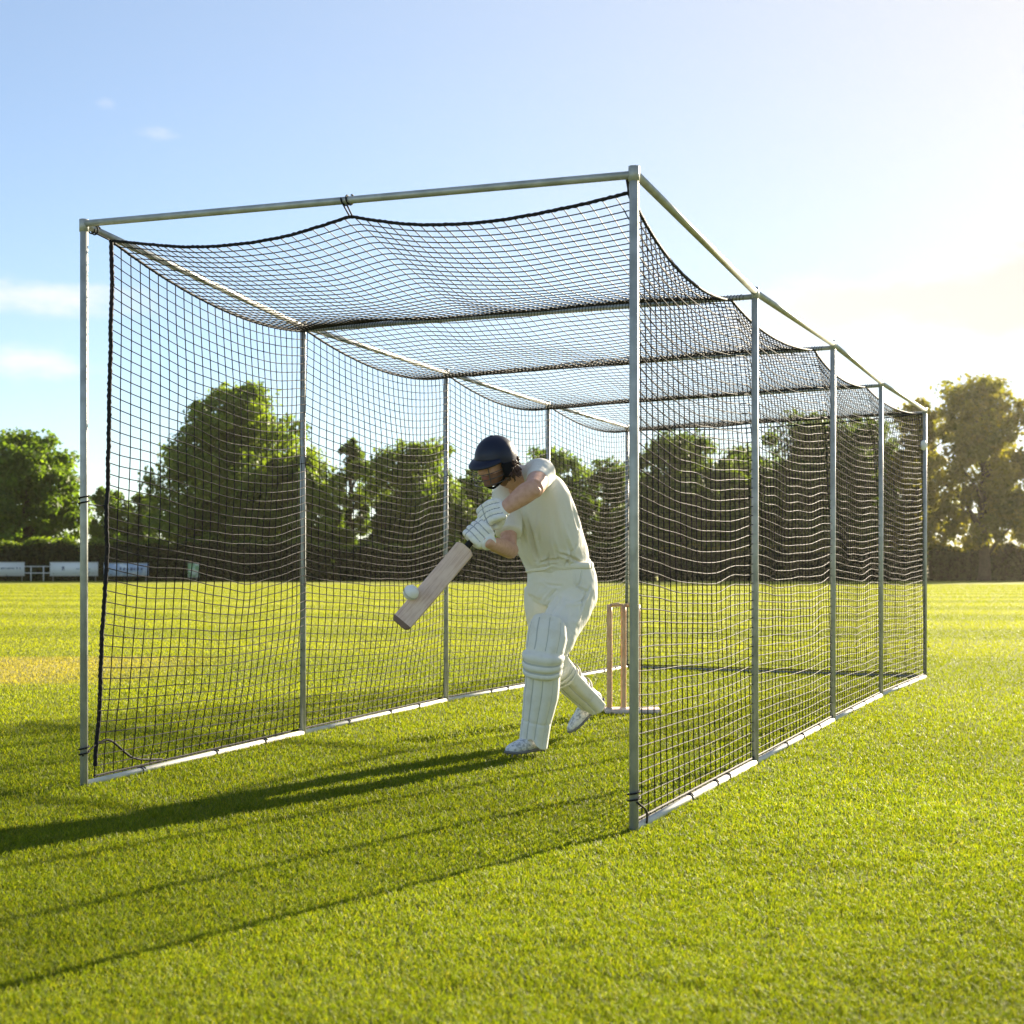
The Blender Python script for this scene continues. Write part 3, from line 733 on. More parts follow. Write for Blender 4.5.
# --- bat: handle axis and blade
bA = nrm(P(399, 625, 7.62)-P(466, 547, 7.70))     # towards the toe
b0 = P(466.5, 547, 7.70)                           # shoulder of the blade
bW = nrm(np.cross(bA, [0, 1., 0]))                 # across the face, first guess
bN = nrm(np.array([-.22, -1., -.12])); bN = nrm(bN-bA*(bA@bN)); bW = np.cross(bA, bN)
e1 = nrm(np.array([-.25, -1., .25])); e1 = nrm(e1-bA*(e1@bA)); e2 = np.cross(e1, bA); e2 = e2 if e2[0] < 0 else -e2
hp = lambda x: b0-bA*x-bN*.006
Ct, Cb = hp(.212)-np.array([.012, 0, 0]), hp(.095)
def hand(C, phi, wr, along=.085):
    c_, s_ = math.cos(phi), math.sin(phi)
    a = bA*c_+e2*s_; z = e2*c_-bA*s_
    return C, C-z*along+e1*.036, e1, z, a
Ht = hand(Ct, math.radians(-58), None, .080); Hb = hand(Cb, math.radians(8), None, .092)
J['wrL'], J['wrR'] = Ht[1], Hb[1]
def body():
    b = MB()
    # skull, jaw, face
    b.add(*ellipsoid(hd(-.012, 0, .035), HA, (.098, .078, .092)))
    b.add(*loft([hd(.01, 0, .06), hd(.028, 0, 0), hd(.040, 0, -.05), hd(.050, 0, -.092), hd(.052, 0, -.108)], [.070, .070, .062, .044, .022], [.072, .066, .054, .040, .020], hl, 24, 4))
    b.add(*loft([hd(.080, 0, .035), hd(.098, 0, .012), hd(.114, 0, -.012), hd(.100, 0, -.026)], [.008, .011, .016, .012], [.010, .013, .014, .010], hl, 12, 4))   # nose
    for s in (-1, 1):
        b.add(*ellipsoid(hd(.100, s*.013, -.018), HA, (.010, .008, .008), 10, 8))
        b.add(*ellipsoid(hd(.082, s*.032, .038), HA, (.013, .028, .008), 12, 8))      # brow
        b.add(*ellipsoid(hd(.070, s*.036, -.012), HA, (.020, .022, .018), 12, 8))     # cheekbone
        b.add(*ellipsoid(hd(.074, s*.032, .018), HA, (.012, .015, .009), 12, 8))      # lids
        b.add(*ellipsoid(hd(-.012, s*.080, .004), HA, (.018, .009, .032), 12, 8))     # ear
        b.add(*ellipsoid(hd(.000, s*.056, -.050), HA, (.030, .014, .026), 12, 8))     # jaw corner
    b.add(*ellipsoid(hd(.092, 0, -.049), HA, (.010, .023, .0055), 12, 8)); b.add(*ellipsoid(hd(.090, 0, -.060), HA, (.010, .020, .006), 12, 8))
    b.add(*ellipsoid(hd(.084, 0, -.090), HA, (.018, .022, .016), 12, 8))              # chin
    b.add(*loft([hd(-.045, 0, -.01), hd(-.05, 0, -.075), P(517, 480, 8.11), P(522, 488, 8.15)], [.058, .060, .066, .08], None, hl, 20, 4))
    # trunk core under the clothes
    b.add(*loft([P(520, 482, 8.14), P(530, 495, 8.19), P(541, 520, 8.25), P(551, 548, 8.3), P(558, 570, 8.34), P(560, 596, 8.36)],
                [.09, .165, .165, .15, .145, .155], [.07, .095, .105, .10, .10, .11], LAT, 24, 4))
    # arms
    b.add(*loft([P(532, 480, 8.12), J['shL'], (J['shL']*.5+J['elL']*.5)+[0, 0, -.004], J['elL']], [.052, .064, .060, .054], None, UP, 20, 5))
    b.add(*loft([J['elL']+nrm(J['elL']-J['wrL'])*.012, J['elL']*.75+J['wrL']*.25+[0, 0, .004], J['elL']*.4+J['wrL']*.6, J['wrL'], J['wrL']+Ht[3]*.035-e1*.010], [.049, .055, .047, .035, .032], [.048, .051, .042, .030, .028], UP, 20, 5))
    b.add(*ellipsoid(J['elL']+np.array([.012, -.016, -.012]), np.eye(3), (.032, .032, .032), 14, 10))
    b.add(*loft([P(518, 489, 8.2), J['shR'], J['shR']*.5+J['elR']*.5, J['elR']], [.05, .057, .050, .042], None, LAT, 20, 5))
    b.add(*loft([J['elR']+np.array([.01, .01, -.008]), J['elR']*.6+J['wrR']*.4, J['wrR'], J['wrR']+Hb[3]*.035-e1*.012], [.046, .044, .031, .022], None, UP, 20, 5))
    # legs
    b.add(*loft([J['hipL'], P(560, 625, 8.2), J['knL'], P(543, 690, 8.14), J['anL'], J['anL']+[0, 0, -.04]], [.085, .078, .054, .052, .036, .036], None, LAT, 18, 4))
    b.add(*loft([J['hipR'], P(549, 628, 8.58), J['knR'], P(574, 683, 8.92), J['anR'], J['anR']+[.01, .02, -.02]], [.085, .075, .053, .05, .036, .036], None, LAT, 18, 4))
    me = remesh(b, .0058, 3, .5)
    V = coords(me); c = centers(me)-HC3
    f, l, u = c@hf, c@hl, c@hu
    mi = np.zeros(len(c), np.int32)
    near = (np.abs(f) < .16) & (np.abs(l) < .12) & (np.abs(u) < .14)
    mi[near & (u < -.030) & (f > -.03) & ~((f > .088) & (np.abs(l) < .022) & (u > -.040))] = 1
    mi[near & (f > .088) & (np.abs(l) < .024) & (np.abs(u+.054) < .011)] = 2
    for s in (-1, 1):
        mi[near & (f > .072) & (np.abs(l-s*.034) < .024) & (np.abs(u-.042-.0*np.abs(l)) < .007)] = 3
        mi[near & (f > .070) & (np.abs(l-s*.032) < .013) & (np.abs(u-.016) < .0045)] = 4
    o = link('body', me, [M['skin'], M['stubble'], M['lip'], M['hair'], M['eye']], person)
    me.polygons.foreach_set('material_index', mi)
body()

def cloth(mb, name, m, voxel, smooth, folds, wr, openings=()):
    me = remesh(mb, voxel, smooth)
    V = coords(me); N_ = vnormals(me)
    d = np.zeros(len(V))
    for p, w, dp in folds: d += crease(V, p, w*.8, dp*2.7)
    for sc_, amp, seed in wr: d += amp*vnoise(V, sc_, seed)
    # the cloth's own weight: push along the normal
    setco(me, V+N_*d[:, None])
    return link(name, me, m, person)

# --- shirt
sh = MB()
sh.add(*loft([P(559, 574, 8.345), P(558, 566, 8.34), P(555, 554, 8.325), P(548, 535, 8.28), P(540, 513, 8.235), P(533, 495, 8.19), P(527, 484, 8.16), P(521, 478, 8.13)],
             [.178, .186, .196, .205, .206, .196, .155, .072], [.138, .145, .150, .152, .145, .125, .098, .066], LAT, 36, 5, 2.3))
mL = J['shL']*.52+J['elL']*.48
sh.add(*loft([P(529, 482, 8.15), P(537, 474, 8.09), J['shL']+[0, 0, .006], J['shL']*.75+J['elL']*.25+[0, 0, .002], mL], [.075, .084, .078, .069, .062], None, UP, 26, 5))
mR = J['shR']*.28+J['elR']*.72
sh.add(*loft([P(520, 489, 8.19), J['shR']+[0, 0, .005], J['shR']*.7+J['elR']*.3, mR], [.07, .082, .076, .072], None, LAT, 26, 5))
sh.add(*loft([P(525, 484, 8.15), P(518, 475.5, 8.12), P(514.5, 472, 8.10)], [.078, .064, .064], None, LAT, 26, 5))
FR = lambda x, y: P(x, y, 8.17)
shirt_folds = [([FR(547, 492), FR(541, 512), FR(538, 540)], .016, .011), ([FR(552, 488), FR(556, 508), FR(562, 530), FR(572, 556)], .018, .013),
               ([FR(545, 494), FR(549, 515), FR(553, 540), FR(560, 562)], .017, .010), ([FR(556, 482), FR(567, 500), FR(578, 528)], .014, .008),
               ([FR(522, 500), FR(528, 520), FR(534, 548), FR(541, 566)], .018, .011), ([FR(531, 492), FR(534, 512), FR(533, 528)], .012, .007),
               ([FR(516, 530), FR(522, 548), FR(532, 566)], .014, .010), ([FR(585, 566), FR(570, 557), FR(556, 552)], .014, .009),
               ([FR(530, 569), FR(545, 561), FR(562, 559)], .012, .008), ([FR(575, 545), FR(568, 560), FR(566, 570)], .012, .009),
               ([FR(549, 552), FR(548, 562), FR(550, 572)], .010, .007), ([FR(526, 510), FR(521, 526), FR(525, 540)], .012, .008),
               
               ([P(541, 496, 8.10), P(549, 492, 8.10), P(556, 484, 8.10)], .010, .006)]
cloth(sh, 'shirt', M['shirt'], .0072, 8, shirt_folds, [((5, 5, 2.2), .010, 1), ((14, 14, 5), .0035, 2), ((40, 40, 16), .001, 3)])

# --- trousers
tr = MB()
tr.add(*loft([P(559, 563, 8.335), P(560, 569, 8.34), P(562, 582, 8.35), P(562, 597, 8.365), P(560, 606, 8.37)], [.184, .190, .204, .205, .17], [.143, .149, .158, .160, .14], LAT, 34, 5, 2.2))
tr.add(*loft([J['hipL']+[0, 0, .03], P(571, 606, 8.27), P(562.5, 625, 8.20), P(554.5, 643, 8.13), P(547, 658, 8.10), P(543, 690, 8.15), P(536, 728, 8.20)],
             [.118, .118, .108, .095, .082, .078, .068], [.125, .122, .110, .096, .082, .078, .068], LAT, 28, 5))
tr.add(*loft([J['hipR']+[0, 0, .03], P(544, 608, 8.47), P(546, 628, 8.57), P(551, 650, 8.68), P(557, 665, 8.75), P(574, 684, 8.93), P(588, 699, 9.06)],
             [.118, .115, .103, .092, .084, .076, .066], [.120, .116, .104, .092, .084, .076, .066], LAT, 28, 5))
TF = lambda x, y: P(x, y, 8.19)
tro_folds = [([TF(560, 598), TF(551, 612), TF(543, 628)], .016, .013), ([TF(566, 600), TF(557, 618), TF(548, 634)], .014, .010), ([TF(556, 590), TF(545, 602), TF(534, 618)], .015, .011),
             ([TF(548, 586), TF(537, 598), TF(530, 612)], .013, .009), ([TF(590, 586), TF(583, 600), TF(570, 604), TF(560, 604)], .011, .008), ([TF(586, 590), TF(580, 612), TF(568, 640)], .012, .007),
             ([TF(578, 622), TF(566, 622), TF(554, 626)], .012, .009), ([TF(576, 632), TF(562, 633), TF(550, 638)], .012, .010), ([TF(541, 580), TF(550, 585), TF(562, 586)], .012, .006),
             ([TF(574, 574), TF(577, 586), TF(588, 592)], .009, .007), ([TF(531, 600), TF(532, 618), TF(533, 636)], .012, .008), ([TF(571, 648), TF(562, 645), TF(553, 648)], .010, .008),
             ([TF(527, 588), TF(536, 583), TF(548, 582)], .010, .006), ([TF(582, 570), TF(580, 582), TF(574, 590)], .008, .006)]
tro = cloth(tr, 'trousers', M['trouser'], .0072, 4, tro_folds, [((5, 5, 3), .010, 5), ((15, 15, 8), .0035, 6), ((40, 40, 24), .001, 7)])
wbm = MB(); th = np.linspace(0, 2*math.pi, 61)
FW = nrm(np.cross(LAT, UP)); FW = FW if FW[1] < 0 else -FW
def ringpts(c, ra, rb, tilt=0.):
    return [c+LAT*ra*math.cos(t)+FW*rb*math.sin(t)+UP*tilt*math.cos(t) for t in th]
wbm.add(*loft(ringpts(P(559.5, 567.5, 8.338), .195, .152, .012), [.007]*61, [.019]*61, FW*.01+nrm(np.cross(UP, [.01, .02, 1])), 8, 1))
wbo = wbm.build('waistband', M['trouser']); wbo.parent = tro

# --- leg guards
def guard(axis, nvec, rad, name_, roll=(.27, .43), canes=6, top_flat=1.0, seed=0):
    root = MB(); ns, nt_ = 110, 73
    t = np.linspace(0, 1, ns); ax = spline(axis, 24); ln = np.concatenate([[0], np.cumsum(np.linalg.norm(np.diff(ax, axis=0), axis=1))]); ln /= ln[-1]
    C = np.stack([np.interp(t, ln, ax[:, k]) for k in range(3)], 1)
    T = np.gradient(C, axis=0); T /= np.linalg.norm(T, axis=1)[:, None]
    n = np.broadcast_to(np.asarray(nvec, float), C.shape); n = n-np.einsum('ij,ij->i', n, T)[:, None]*T; n /= np.linalg.norm(n, axis=1)[:, None]
    s = np.cross(T, n)
    rr = np.interp(t, *rad)
    th = np.radians(np.linspace(-112, 112, nt_))
    R = np.repeat(rr[:, None], nt_, 1)
    # squashed front, canes, rolls
    fl = 1-.10*np.exp(-(th/.5)**2); R *= fl[None]
    cane = np.abs(np.sin(th*canes/1.25+math.pi/2))**.55
    edge = np.clip((np.radians(96)-np.abs(th))/.3, 0, 1)
    R += .0085*(cane[None]-.6)*edge[None]*np.where((t > roll[1]) | (t < roll[0]-.02), 1., 0.)[:, None]
    k = np.clip((t-roll[0])/(roll[1]-roll[0]), 0, 1)
    inr = ((t > roll[0]) & (t < roll[1]))
    R += (np.where(inr, .016+.016*np.abs(np.sin(k*3*math.pi))**.6-.004, 0)*1.0)[:, None]*np.clip(1.25-np.abs(th)/1.9, 0, 1)[None]
    # horizontal stitching low on the shin
    R -= (.006*np.exp(-((t-.80)/.006)**2))[:, None]*edge[None]
    sp_ = np.where(np.abs(th) > 1.2, (np.abs(th)-1.2), 0)
    ct, st_ = np.cos(th), np.sin(th)
    O = C[:, None]+R[..., None]*(ct[None, :, None]*n[:, None]+st_[None, :, None]*s[:, None])
    # rounded top of the flap, arched cut over the instep
    O += T[:, None]*((1-np.cos(th))*.055*top_flat)[None, :, None]*np.clip(1-t/.24, 0, 1)[:, None, None]
    O += -T[:, None]*(np.exp(-(th/.55)**2)*.055)[None, :, None]*np.clip((t-.82)/.18, 0, 1)[:, None, None]
    thick = (.017*np.minimum(1, np.minimum(t, 1-t)/.03+.3))[:, None]*np.minimum(1, (np.radians(112)-np.abs(th))/.2+.35)[None]
    I = O-thick[..., None]*(ct[None, :, None]*n[:, None]+st_[None, :, None]*s[:, None])
    V = np.vstack([O.reshape(-1, 3), I.reshape(-1, 3)]); off = ns*nt_
    i, j = np.meshgrid(np.arange(ns-1), np.arange(nt_-1), indexing='ij'); b = i*nt_+j
    Q = [np.stack([b, b+1, b+nt_+1, b+nt_], -1).reshape(-1, 4), (np.stack([b, b+nt_, b+nt_+1, b+1], -1)+off).reshape(-1, 4)]
    for j_ in (0, nt_-1):
        q = np.arange(ns-1)*nt_+j_; f = np.stack([q, q+nt_, q+nt_+off, q+off], 1); Q.append(f if j_ == 0 else f[:, ::-1])
    for i_ in (0, ns-1):
        q = i_*nt_+np.arange(nt_-1); f = np.stack([q, q+off, q+1+off, q+1], 1); Q.append(f if i_ == 0 else f[:, ::-1])
    Q = np.vstack(Q)
    nf = len(Q); me = mesh_np('leg_guard', V, orient(V-V.mean(0), [Q]))
    o = link('leg_guard', me, [M['pad'], M['padtrim']], person)
    cid = np.tile(((np.abs(cane[:-1]) < .33) & (edge[:-1] > .2)), ns-1)
    tq = np.repeat(t[:-1], nt_-1); mi = np.zeros(nf, np.int32); mi[:len(cid)] = (cid & ((tq > roll[1]+.01) | (tq < roll[0]-.02)) & (tq > .02) & (tq < .97)).astype(np.int32)
    kk = np.repeat(k[:-1], nt_-1)
    roll_line = (tq > roll[0]) & (tq < roll[1]) & (np.abs(np.sin(kk*3*math.pi)) < .14); mi[:len(cid)][roll_line] = 1
    me.polygons.foreach_set('material_index', mi)
    # straps round the calf
    for a in (.2, .5, .74):
        q = int(a*ns); cc = C[q]; r_ = rr[q]*.93
        ph = np.radians(np.linspace(100, 260, 16))
        pts = [cc+r_*(math.cos(p)*n[q]+math.sin(p)*s[q]) for p in ph]
        V2, F2 = loft(pts, [.004]*16, [.017]*16, n[q]*.001+np.cross(T[q], [0.1, .2, .3]), 10, 2)
        st = link('strap', mesh_np('strap', *(lambda v, f: (v, f))(V2, F2)), M['strap']); st.parent = o
    return o
guard([P(550, 617, 8.10), P(547, 640, 8.07), P(544, 657, 8.06), P(542, 690, 8.12), P(536, 726, 8.17), P(533.5, 746, 8.19)], [-.30, -.95, .0],
      ([0, .12, .26, .34, .43, .6, .8, 1], [.100, .110, .105, .100, .094, .096, .082, .078]), 'leg_guard')
guard([P(546, 636, 8.62), P(552, 655, 8.69), P(558, 666, 8.75), P(573, 683, 8.92), P(588, 698, 9.05), P(594, 705, 9.10)], [-.62, -.35, -.70],
      ([0, .12, .26, .34, .43, .6, .8, 1], [.095, .105, .102, .100, .094, .096, .088, .084]), 'leg_guard')

# --- shoes
def shoe(heel, toe, up, name='shoe'):
    d = nrm(toe-heel); L_ = np.linalg.norm(toe-heel); up = nrm(up-d*(up@d)); w = np.cross(d, up)
    q = lambda f, u, l=0: heel+d*f*L_+up*u+w*l
    mb = MB()
    mb.add(*loft([q(-.02, .035), q(.08, .045), q(.25, .052), q(.45, .048), q(.65, .038), q(.85, .03), q(1.0, .024)], [.020, .036, .039, .042, .047, .043, .018], [.028, .044, .048, .042, .034, .026, .014], w, 22, 5, 2.5))
    mb.add(*loft([q(.10, .05), q(.13, .085), q(.15, .115)], [.036, .036, .039], [.045, .043, .045], w, 20, 4))
    mb.add(*loft([q(.20, .09), q(.36, .088), q(.52, .066)], [.022, .024, .02], [.016, .014, .012], w, 14, 4))
    o = link(name, remesh(mb, .006, 3), M['shoe'], person)
    s = MB(); s.add(*loft([q(-.04, .010), q(.1, .008), q(.3, .009), q(.5, .009), q(.7, .008), q(.9, .011), q(1.03, .018)], [.02, .037, .038, .041, .048, .043, .016], [.008, .011, .011, .011, .011, .010, .007], w, 20, 4, 3))
    for f in (.05, .15, .55, .68, .8, .92):
        for l in (-.022, .022): s.add(*loft([q(f, .002, l), q(f, -.010, l)], [.006, .003], None, w, 8, 1))
    so = s.build('sole', M['sole']); so.parent = o
    lc = MB()
    for f, u in ((.28, .108), (.35, .103), (.42, .093), (.49, .082)):
        lc.add(*tube([q(f, u-.012, -.024), q(f+.01, u, 0), q(f, u-.012, .024)], .0035, 6, 3))
    la = lc.build('lace', M['lace']); la.parent = o
shoe(P(544, 750, 8.22)+[0, .02, 0], P(507, 755, 8.08)+[0, 0, 0], UP)
shoe(P(603, 701, 9.20), P(571, 733.5, 9.10), nrm([-.55, -.25, .65]))

bat = empty('cricket_bat', tuple(b0), 'pale willow cricket bat swung low in the gloved hands of the batsman', 'cricket bat')
def grain(m):
    nt = m.node_tree; N = nt.nodes; L = nt.links
    t = N.new('ShaderNodeTexCoord'); mp = N.new('ShaderNodeMapping'); mp.inputs['Rotation'].default_value = (0, math.atan2(-bA[2], -bA[0]), 0)
    m2 = N.new('ShaderNodeMapping'); m2.inputs['Scale'].default_value = (3, 60, 150)
    n = N.new('ShaderNodeTexNoise'); n.inputs['Scale'].default_value = 1; n.inputs['Detail'].default_value = 4
    L.new(t.outputs['Object'], mp.inputs[0]); L.new(mp.outputs[0], m2.inputs[0]); L.new(m2.outputs[0], n.inputs['Vector'])
    b = N['Principled BSDF']; old = b.inputs['Base Color'].links[0].from_socket
    mx = N.new('ShaderNodeMix'); mx.data_type = 'RGBA'; mx.blend_type = 'MULTIPLY'; L.new(old, mx.inputs[6]); mx.inputs[7].default_value = (.80, .71, .65, 1)
    r = N.new('ShaderNodeMapRange'); r.inputs[1].default_value = .48; r.inputs[2].default_value = .72; L.new(n.outputs['Fac'], r.inputs[0]); L.new(r.outputs[0], mx.inputs[0])
    L.new(mx.outputs[2], b.inputs['Base Color'])
grain(M['willow'])
def blade():
    L_ = np.linalg.norm(P(399, 625, 7.62)-b0)
    nst = 40; V = []; prof = []
    for k in range(nst):
        t = k/(nst-1); x = t*L_
        hw = .054*min(1, .55+ (t/.05)) if t < .05 else .054
        if t > .965: hw = .054*(1-.35*((t-.965)/.035)**2)
        sp_ = .020+.022*math.exp(-((t-.72)/.25)**2)
        ed = .014+.010*math.exp(-((t-.7)/.3)**2)
        if t > .95: sp_ *= 1-.5*(t-.95)/.05
        bow = .010*(2*t-1)**2
        ring = [(-1, 0), (-.96, .004), (-.5, .0055), (0, .006), (.5, .0055), (.96, .004), (1, 0), (1, -ed), (.7, -(ed*.6+sp_*.35)), (.3, -sp_*.85), (0, -sp_), (-.3, -sp_*.85), (-.7, -(ed*.6+sp_*.35)), (-1, -ed)]
        for u, v in ring: V.append(b0+bA*x+bW*u*hw+bN*(v+bow))
    m = 14; V = np.array(V); i, j = np.meshgrid(np.arange(nst-1), np.arange(m), indexing='ij'); j2 = (j+1) % m
    Q = np.stack([i*m+j, i*m+j2, (i+1)*m+j2, (i+1)*m+j], -1).reshape(-1, 4)
    caps = np.array([list(range(m)), list(range((nst-1)*m, nst*m))[::-1]])
    fs = orient(V-V.mean(0), [Q])
    me = mesh_np('blade', V, [fs[0], caps]); o = link('blade', me, [M['willow'], M['willow_edge']], bat, False)
    mi = np.zeros(len(me.polygons), np.int32); mi[(nst-3)*m:(nst-1)*m] = 1; mi[-1] = 1
    me.polygons.foreach_set('material_index', mi)
    bv = o.modifiers.new('b', 'BEVEL'); bv.width = .002; bv.segments = 2
blade()
hx = b0-bA*.27
mb = MB(); mb.add(*loft([b0+bA*.05, b0+bA*.02-bN*.008, b0-bA*.02-bN*.008, b0-bA*.14-bN*.006, b0-bA*.262-bN*.006, b0-bA*.27-bN*.006], [.012, .019, .017, .0165, .0185, .014], None, bW, 16, 4)); mb.build('handle', M['grip'], bat)

# --- gloves: padded fingers closed round the handle
def glove(Cc, wrist, e1, e2, a, g=1.18, name='glove'):
    q = lambda x, y, z: Cc+(a*x+e1*y+e2*z)*g       # along the handle, out from the knuckles, round the fingers
    body_ = MB()
    body_.add(*loft([wrist, wrist*.45+q(0, .030, -.055)*.55, q(0, .042, -.02), q(0, .046, .012)], np.array([.034, .044, .052, .050])*g, np.array([.024, .026, .026, .020])*g, a, 22, 5, 2.6))
    o = None
    pads = MB(); seams = MB()
    for k in range(4):
        x = (-.0345+.023*k)*1.12; R = (.036, .038, .038, .035)[k]; stop = (205, 225, 225, 200)[k]
        degs = np.linspace(-12, stop, 22)
        pts = [q(x, R*math.cos(math.radians(g))+.002, R*math.sin(math.radians(g))*1.05) for g in degs]
        rad = g*.0145+g*.0030*np.abs(np.sin(np.linspace(0, 3.6*math.pi, 22)))
        rad[-1] *= .6; rad[-2] *= .85
        if k in (0, 3): rad = rad*.94
        pads.add(*loft(pts, rad, None, a, 14, 2))
        # back-of-hand roll in line with the finger
        pts = [q(x*1.02, .034, -.068), q(x, .050, -.045), q(x, .056, -.016), q(x, .050, .010)]
        pads.add(*loft(pts, np.array([.009, .0145, .0155, .011])*g, None, a, 12, 5))
    # thumb leaves the side of the palm and lies along the handle
    pads.add(*loft([q(-.025, .012, -.045), q(-.005, -.012, -.052), q(.020, -.034, -.040), q(.035, -.046, -.015), q(.038, -.045, .006)], np.array([.020, .019, .0185, .0165, .010])*g, None, e1, 14, 5))
    V, Fs = pads.arrays(); body_.add(V, Fs)
    o = link(name, remesh(body_, .0042, 2), [M['glove'], M['glove_trim']], person)
    me = o.data; c = centers(me)
    mi = np.zeros(len(c), np.int32)
    r_ = (c-Cc)/g; x = r_@a; y = r_@e1; z = r_@e2; ang = np.degrees(np.arctan2(z, y))
    for k in range(3):
        xs_ = (-.0345+.023*(k+.5))*1.12; mi[(np.abs(x-xs_) < .0022) & (z > -.06) & (y > -.02)] = 1
    for g in (20, 78, 138): mi[(np.abs(ang-g) < 3.2) & (np.hypot(y, z) < .07) & (np.abs(x) < .055) & (np.hypot(y, z) > .036)] = 1
    me.polygons.foreach_set('material_index', mi)
    # cuff
    dv = nrm(wrist-q(0, .03, -.055)); cu = MB()
    w0 = wrist-dv*.012; w1 = wrist+dv*.045
    sidev = a-dv*(a@dv)
    V, Fs = loft([w0, wrist, w1, w1+dv*.004, w1-dv*.002], [.040, .043, .047, .043, .034], [.034, .037, .041, .037, .030], sidev, 22, 3)
    cf = link('cuff', mesh_np('cuff', V, Fs), M['glove']); cf.parent = o
    return o
glove(*Ht); glove(*Hb)

# --- helmet
def helmet():
    nu, nv = 64, 22
    hc_ = (-.018, 0, .030)
    def rim(ph):      # elevation of the shell's edge: high over the face, low at ears and nape
        a = abs((ph+math.pi) % (2*math.pi)-math.pi)
        return np.interp(a, [0, .9, 1.25, 1.6, 2.2, 3.15], [.10, .06, -.28, -.52, -.50, -.42])
    V = []
    for lay, k in ((0, 1.), (1, .93)):
        for u in range(nu):
            ph = 2*math.pi*u/nu
            r0 = rim(ph)
            for v in range(nv):
                e = r0+(math.pi/2-r0)*(v/(nv-1))
                ce, se = math.cos(e), math.sin(e)
                s_ = 1+(.018 if v == 1 and lay == 0 else 0)
                V.append(hd(hc_[0]+.121*k*ce*math.cos(ph)*s_, .108*k*ce*math.sin(ph)*s_, hc_[2]+(.119*k*se)))
    V = np.array(V); off = nu*nv
    i, j = np.meshgrid(np.arange(nu), np.arange(nv-1), indexing='ij'); i2 = (i+1) % nu
    Qo = np.stack([i*nv+j, i2*nv+j, i2*nv+j+1, i*nv+j+1], -1).reshape(-1, 4)
    Qi = (Qo+off)[:, ::-1]
    u = np.arange(nu); u2 = (u+1) % nu
    Qr = np.stack([u*nv, u*nv+off, u2*nv+off, u2*nv], 1)
    me = mesh_np('helmet', V, np.vstack([Qo, Qi, Qr])); o = link('helmet', me, [M['navy'], M['black']], person)
    mi = np.zeros(len(me.polygons), np.int32); mi[len(Qo):] = 1; me.polygons.foreach_set('material_index', mi)
    # peak
    pv = []; npk = 17
    for lay in (0, 1):
        for k in range(npk):
            ph = math.radians(-62+124*k/(npk-1))
            for f in (0, .33, .66, 1):
                out = .058*math.cos(ph*1.25)**.6*f if abs(ph*1.25) < math.pi/2 else 0
                r1, r2 = .117+out, .104+out*.7
                pv.append(hd(hc_[0]+r1*math.cos(ph), r2*math.sin(ph), hc_[2]+.014-.030*f*f*math.cos(ph)-lay*.007+.004*math.cos(ph)))
    pv = np.array(pv); m = 4; of2 = npk*m
    i, j = np.meshgrid(np.arange(npk-1), np.arange(m-1), indexing='ij'); b = i*m+j
    Q = [np.stack([b, b+m, b+m+1, b+1], -1).reshape(-1, 4), (np.stack([b, b+1, b+m+1, b+m], -1)+of2).reshape(-1, 4)]
    kk = np.arange(npk-1)*m+m-1; Q.append(np.stack([kk, kk+m, kk+m+of2, kk+of2], 1))
    pk = link('peak', mesh_np('peak', pv, np.vstack(Q)), M['navy']); pk.parent = o
    MB().add(*ellipsoid(hd(hc_[0], 0, hc_[2]+.119), HA, (.010, .010, .004), 12, 6)).build('button', M['navy']).parent = o
    # face grille
    g = MB()
    for uu, dr in ((-.010, .0), (-.040, .004), (-.072, .0)):
        pts = [hd(hc_[0]+(.150+dr)*math.cos(p)**.9+.012, .100*math.sin(p), uu-.012*math.cos(p)) for p in np.radians(np.linspace(-84, 84, 15))]
        g.add(*tube(pts, .0022, 8, 3, hu))
    for p in np.radians((-84, -40, 40, 84)):
        g.add(*tube([hd(hc_[0]+.150*math.cos(p)**.9+.012, .100*math.sin(p), z-.012*math.cos(p)) for z in (.020, -.010, -.040, -.072)], .0024, 8, 2, hf))
    g.build('grille', M['grille']).parent = o
    # ear guards and chin strap
    for s in (-1, 1):
        MB().add(*loft([hd(.000, s*.100, .010), hd(.004, s*.100, -.030), hd(.012, s*.094, -.066)], [.046, .040, .024], [.010, .010, .008], hf, 18, 4, 2.6)).build('ear_guard', M['black']).parent = o
    MB().add(*loft([hd(.00, -.090, -.02), hd(.03, -.074, -.075), hd(.055, -.03, -.112), hd(.058, 0, -.118), hd(.055, .03, -.112), hd(.03, .074, -.075), hd(.00, .090, -.02)], [.002]*7, [.008]*7, hf*.2+hl+hu*.1, 8, 5)).build('chin_strap', M['black']).parent = o
helmet()
# --- hair curling out below the helmet
def hair():
    r = np.random.default_rng(4); mb = MB()
    for k in range(120):
        s = 1 if k % 4 else -1
        ph = math.radians(r.uniform(72, 178))*s; z = r.uniform(-.088, .012)
        p0 = hd(-.018+.104*math.cos(ph), .094*math.sin(ph), z+.015)
        d = nrm(hd(-.018+.104*math.cos(ph), .094*math.sin(ph), z)-hd(-.018, 0, z))
        pts = [p0]; dirv = -hu*.6+d*.55+hf*r.normal()*.35-hf*.2
        for q in range(5):
            dirv = nrm(dirv+.55*r.normal(size=3)*[1, 1, .6]+np.array([0, 0, -.22])); pts.append(pts[-1]+dirv*.0085)
        mb.add(*loft(pts, [.006, .0065, .006, .005, .004, .0015], None, nrm(np.cross(dirv, hl)+.01), 6, 2))
    mb.add(*ellipsoid(hd(-.055, 0, -.020), HA, (.056, .074, .060), 20, 14))
    mb.build('hair', M['hair'], person)
hair()

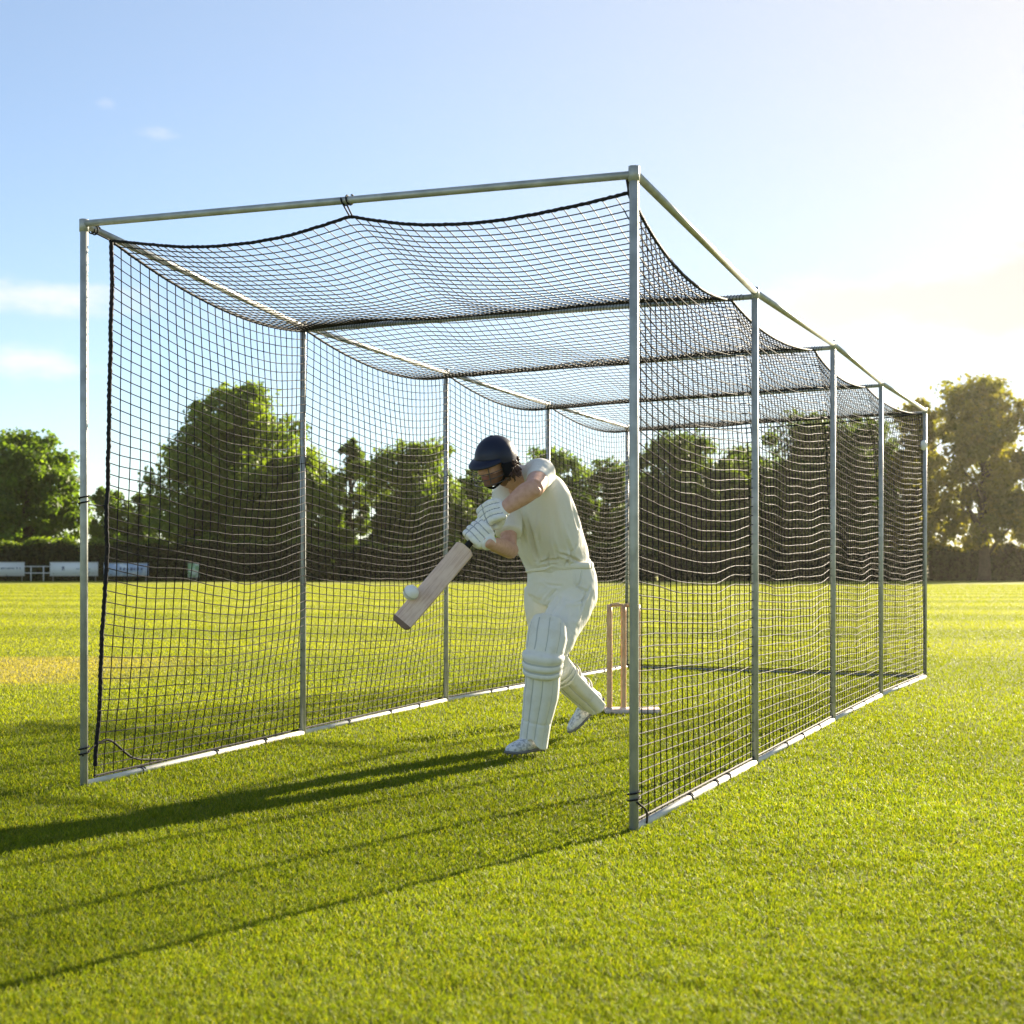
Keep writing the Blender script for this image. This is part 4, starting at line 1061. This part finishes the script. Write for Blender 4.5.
# --- ball, just touching the face of the bat
bc = P(411, 592.5, 7.60)
sdist = (bc-b0)@bN; bc = bc-bN*(sdist-.046)
bx = np.array([nrm([.5, -.6, .6]), nrm(np.cross([.5, -.6, .6], [0, 1, 0])), np.cross(nrm([.5, -.6, .6]), nrm(np.cross([.5, -.6, .6], [0, 1, 0])))])
ball = empty('cricket_ball', tuple(bc), 'white cricket ball meeting the face of the bat near its toe', 'ball')
MB().add(*ellipsoid(bc, bx, (.040, .040, .040), 32, 20)).build('leather', M['ball'], ball)
sm = MB()
for o_ in (-.004, 0, .004):
    th = np.linspace(0, 2*math.pi, 40); R_ = math.sqrt(.0403**2-o_*o_)
    sm.add(*loft([bc+bx[0]*o_+R_*(math.cos(t)*bx[1]+math.sin(t)*bx[2]) for t in th], [.0012]*40, None, bx[0], 5, 1))
sm.build('seam', M['seam'], ball)

# ------------------------------------------------------------------ spring stumps
SY = 10.68; sx = lambda px: (px-512)/F*SY
wk = empty('wicket', (sx(624), SY, 0), 'set of orange brown wooden stumps with bails on a pale base behind the batsman', 'stumps')
zt = HC+(HY-606)/F*SY
for px in (609.5, 623.5, 637.5):
    x = sx(px)
    s_ = MB().add(*loft([(x, SY, .03), (x, SY, .06), (x, SY, zt-.05), (x, SY, zt-.012), (x, SY, zt)], [.019, .020, .020, .018, .013], None, (1, 0, 0), 16, 3)).build('stump', M['stump'], wk)
    MB().add(*tube([(x, SY, .015), (x, SY, .045)], .026, 14)).build('ferrule', M['base']).parent = s_
for a, b in ((609.5, 623.5), (623.5, 637.5)):
    xa, xb = sx(a), sx(b); w_ = xb-xa
    MB().add(*loft([(xa+w_*t, SY, zt+.009) for t in (0.02, .12, .2, .3, .5, .7, .8, .88, .98)], [.007, .008, .009, .013, .0145, .013, .009, .008, .007], None, (0, 0, 1), 12, 3)).build('bail', M['stump'], wk)
bm_ = MB().add(*box((sx(633), SY+.07, .018), np.eye(3), (.20, .11, .016))).build('base', M['base'], wk, False)
bv = bm_.modifiers.new('b', 'BEVEL'); bv.width = .006; bv.segments = 2

#HAZE#
hz = bpy.data.materials.new('haze_air'); hz.use_nodes = True; nt = hz.node_tree; nt.nodes.remove(nt.nodes['Principled BSDF'])
pv_ = nt.nodes.new('ShaderNodeVolumePrincipled'); pv_.inputs['Density'].default_value = .00008; pv_.inputs['Color'].default_value = (1, .93, .76, 1); pv_.inputs['Anisotropy'].default_value = .7
nt.links.new(pv_.outputs[0], nt.nodes['Material Output'].inputs['Volume'])
hb = MB().add(*box((0, 150, 13.5), np.eye(3), (206, 168, 14.5))).build('haze', hz, None, False); hb['kind'] = 'stuff'
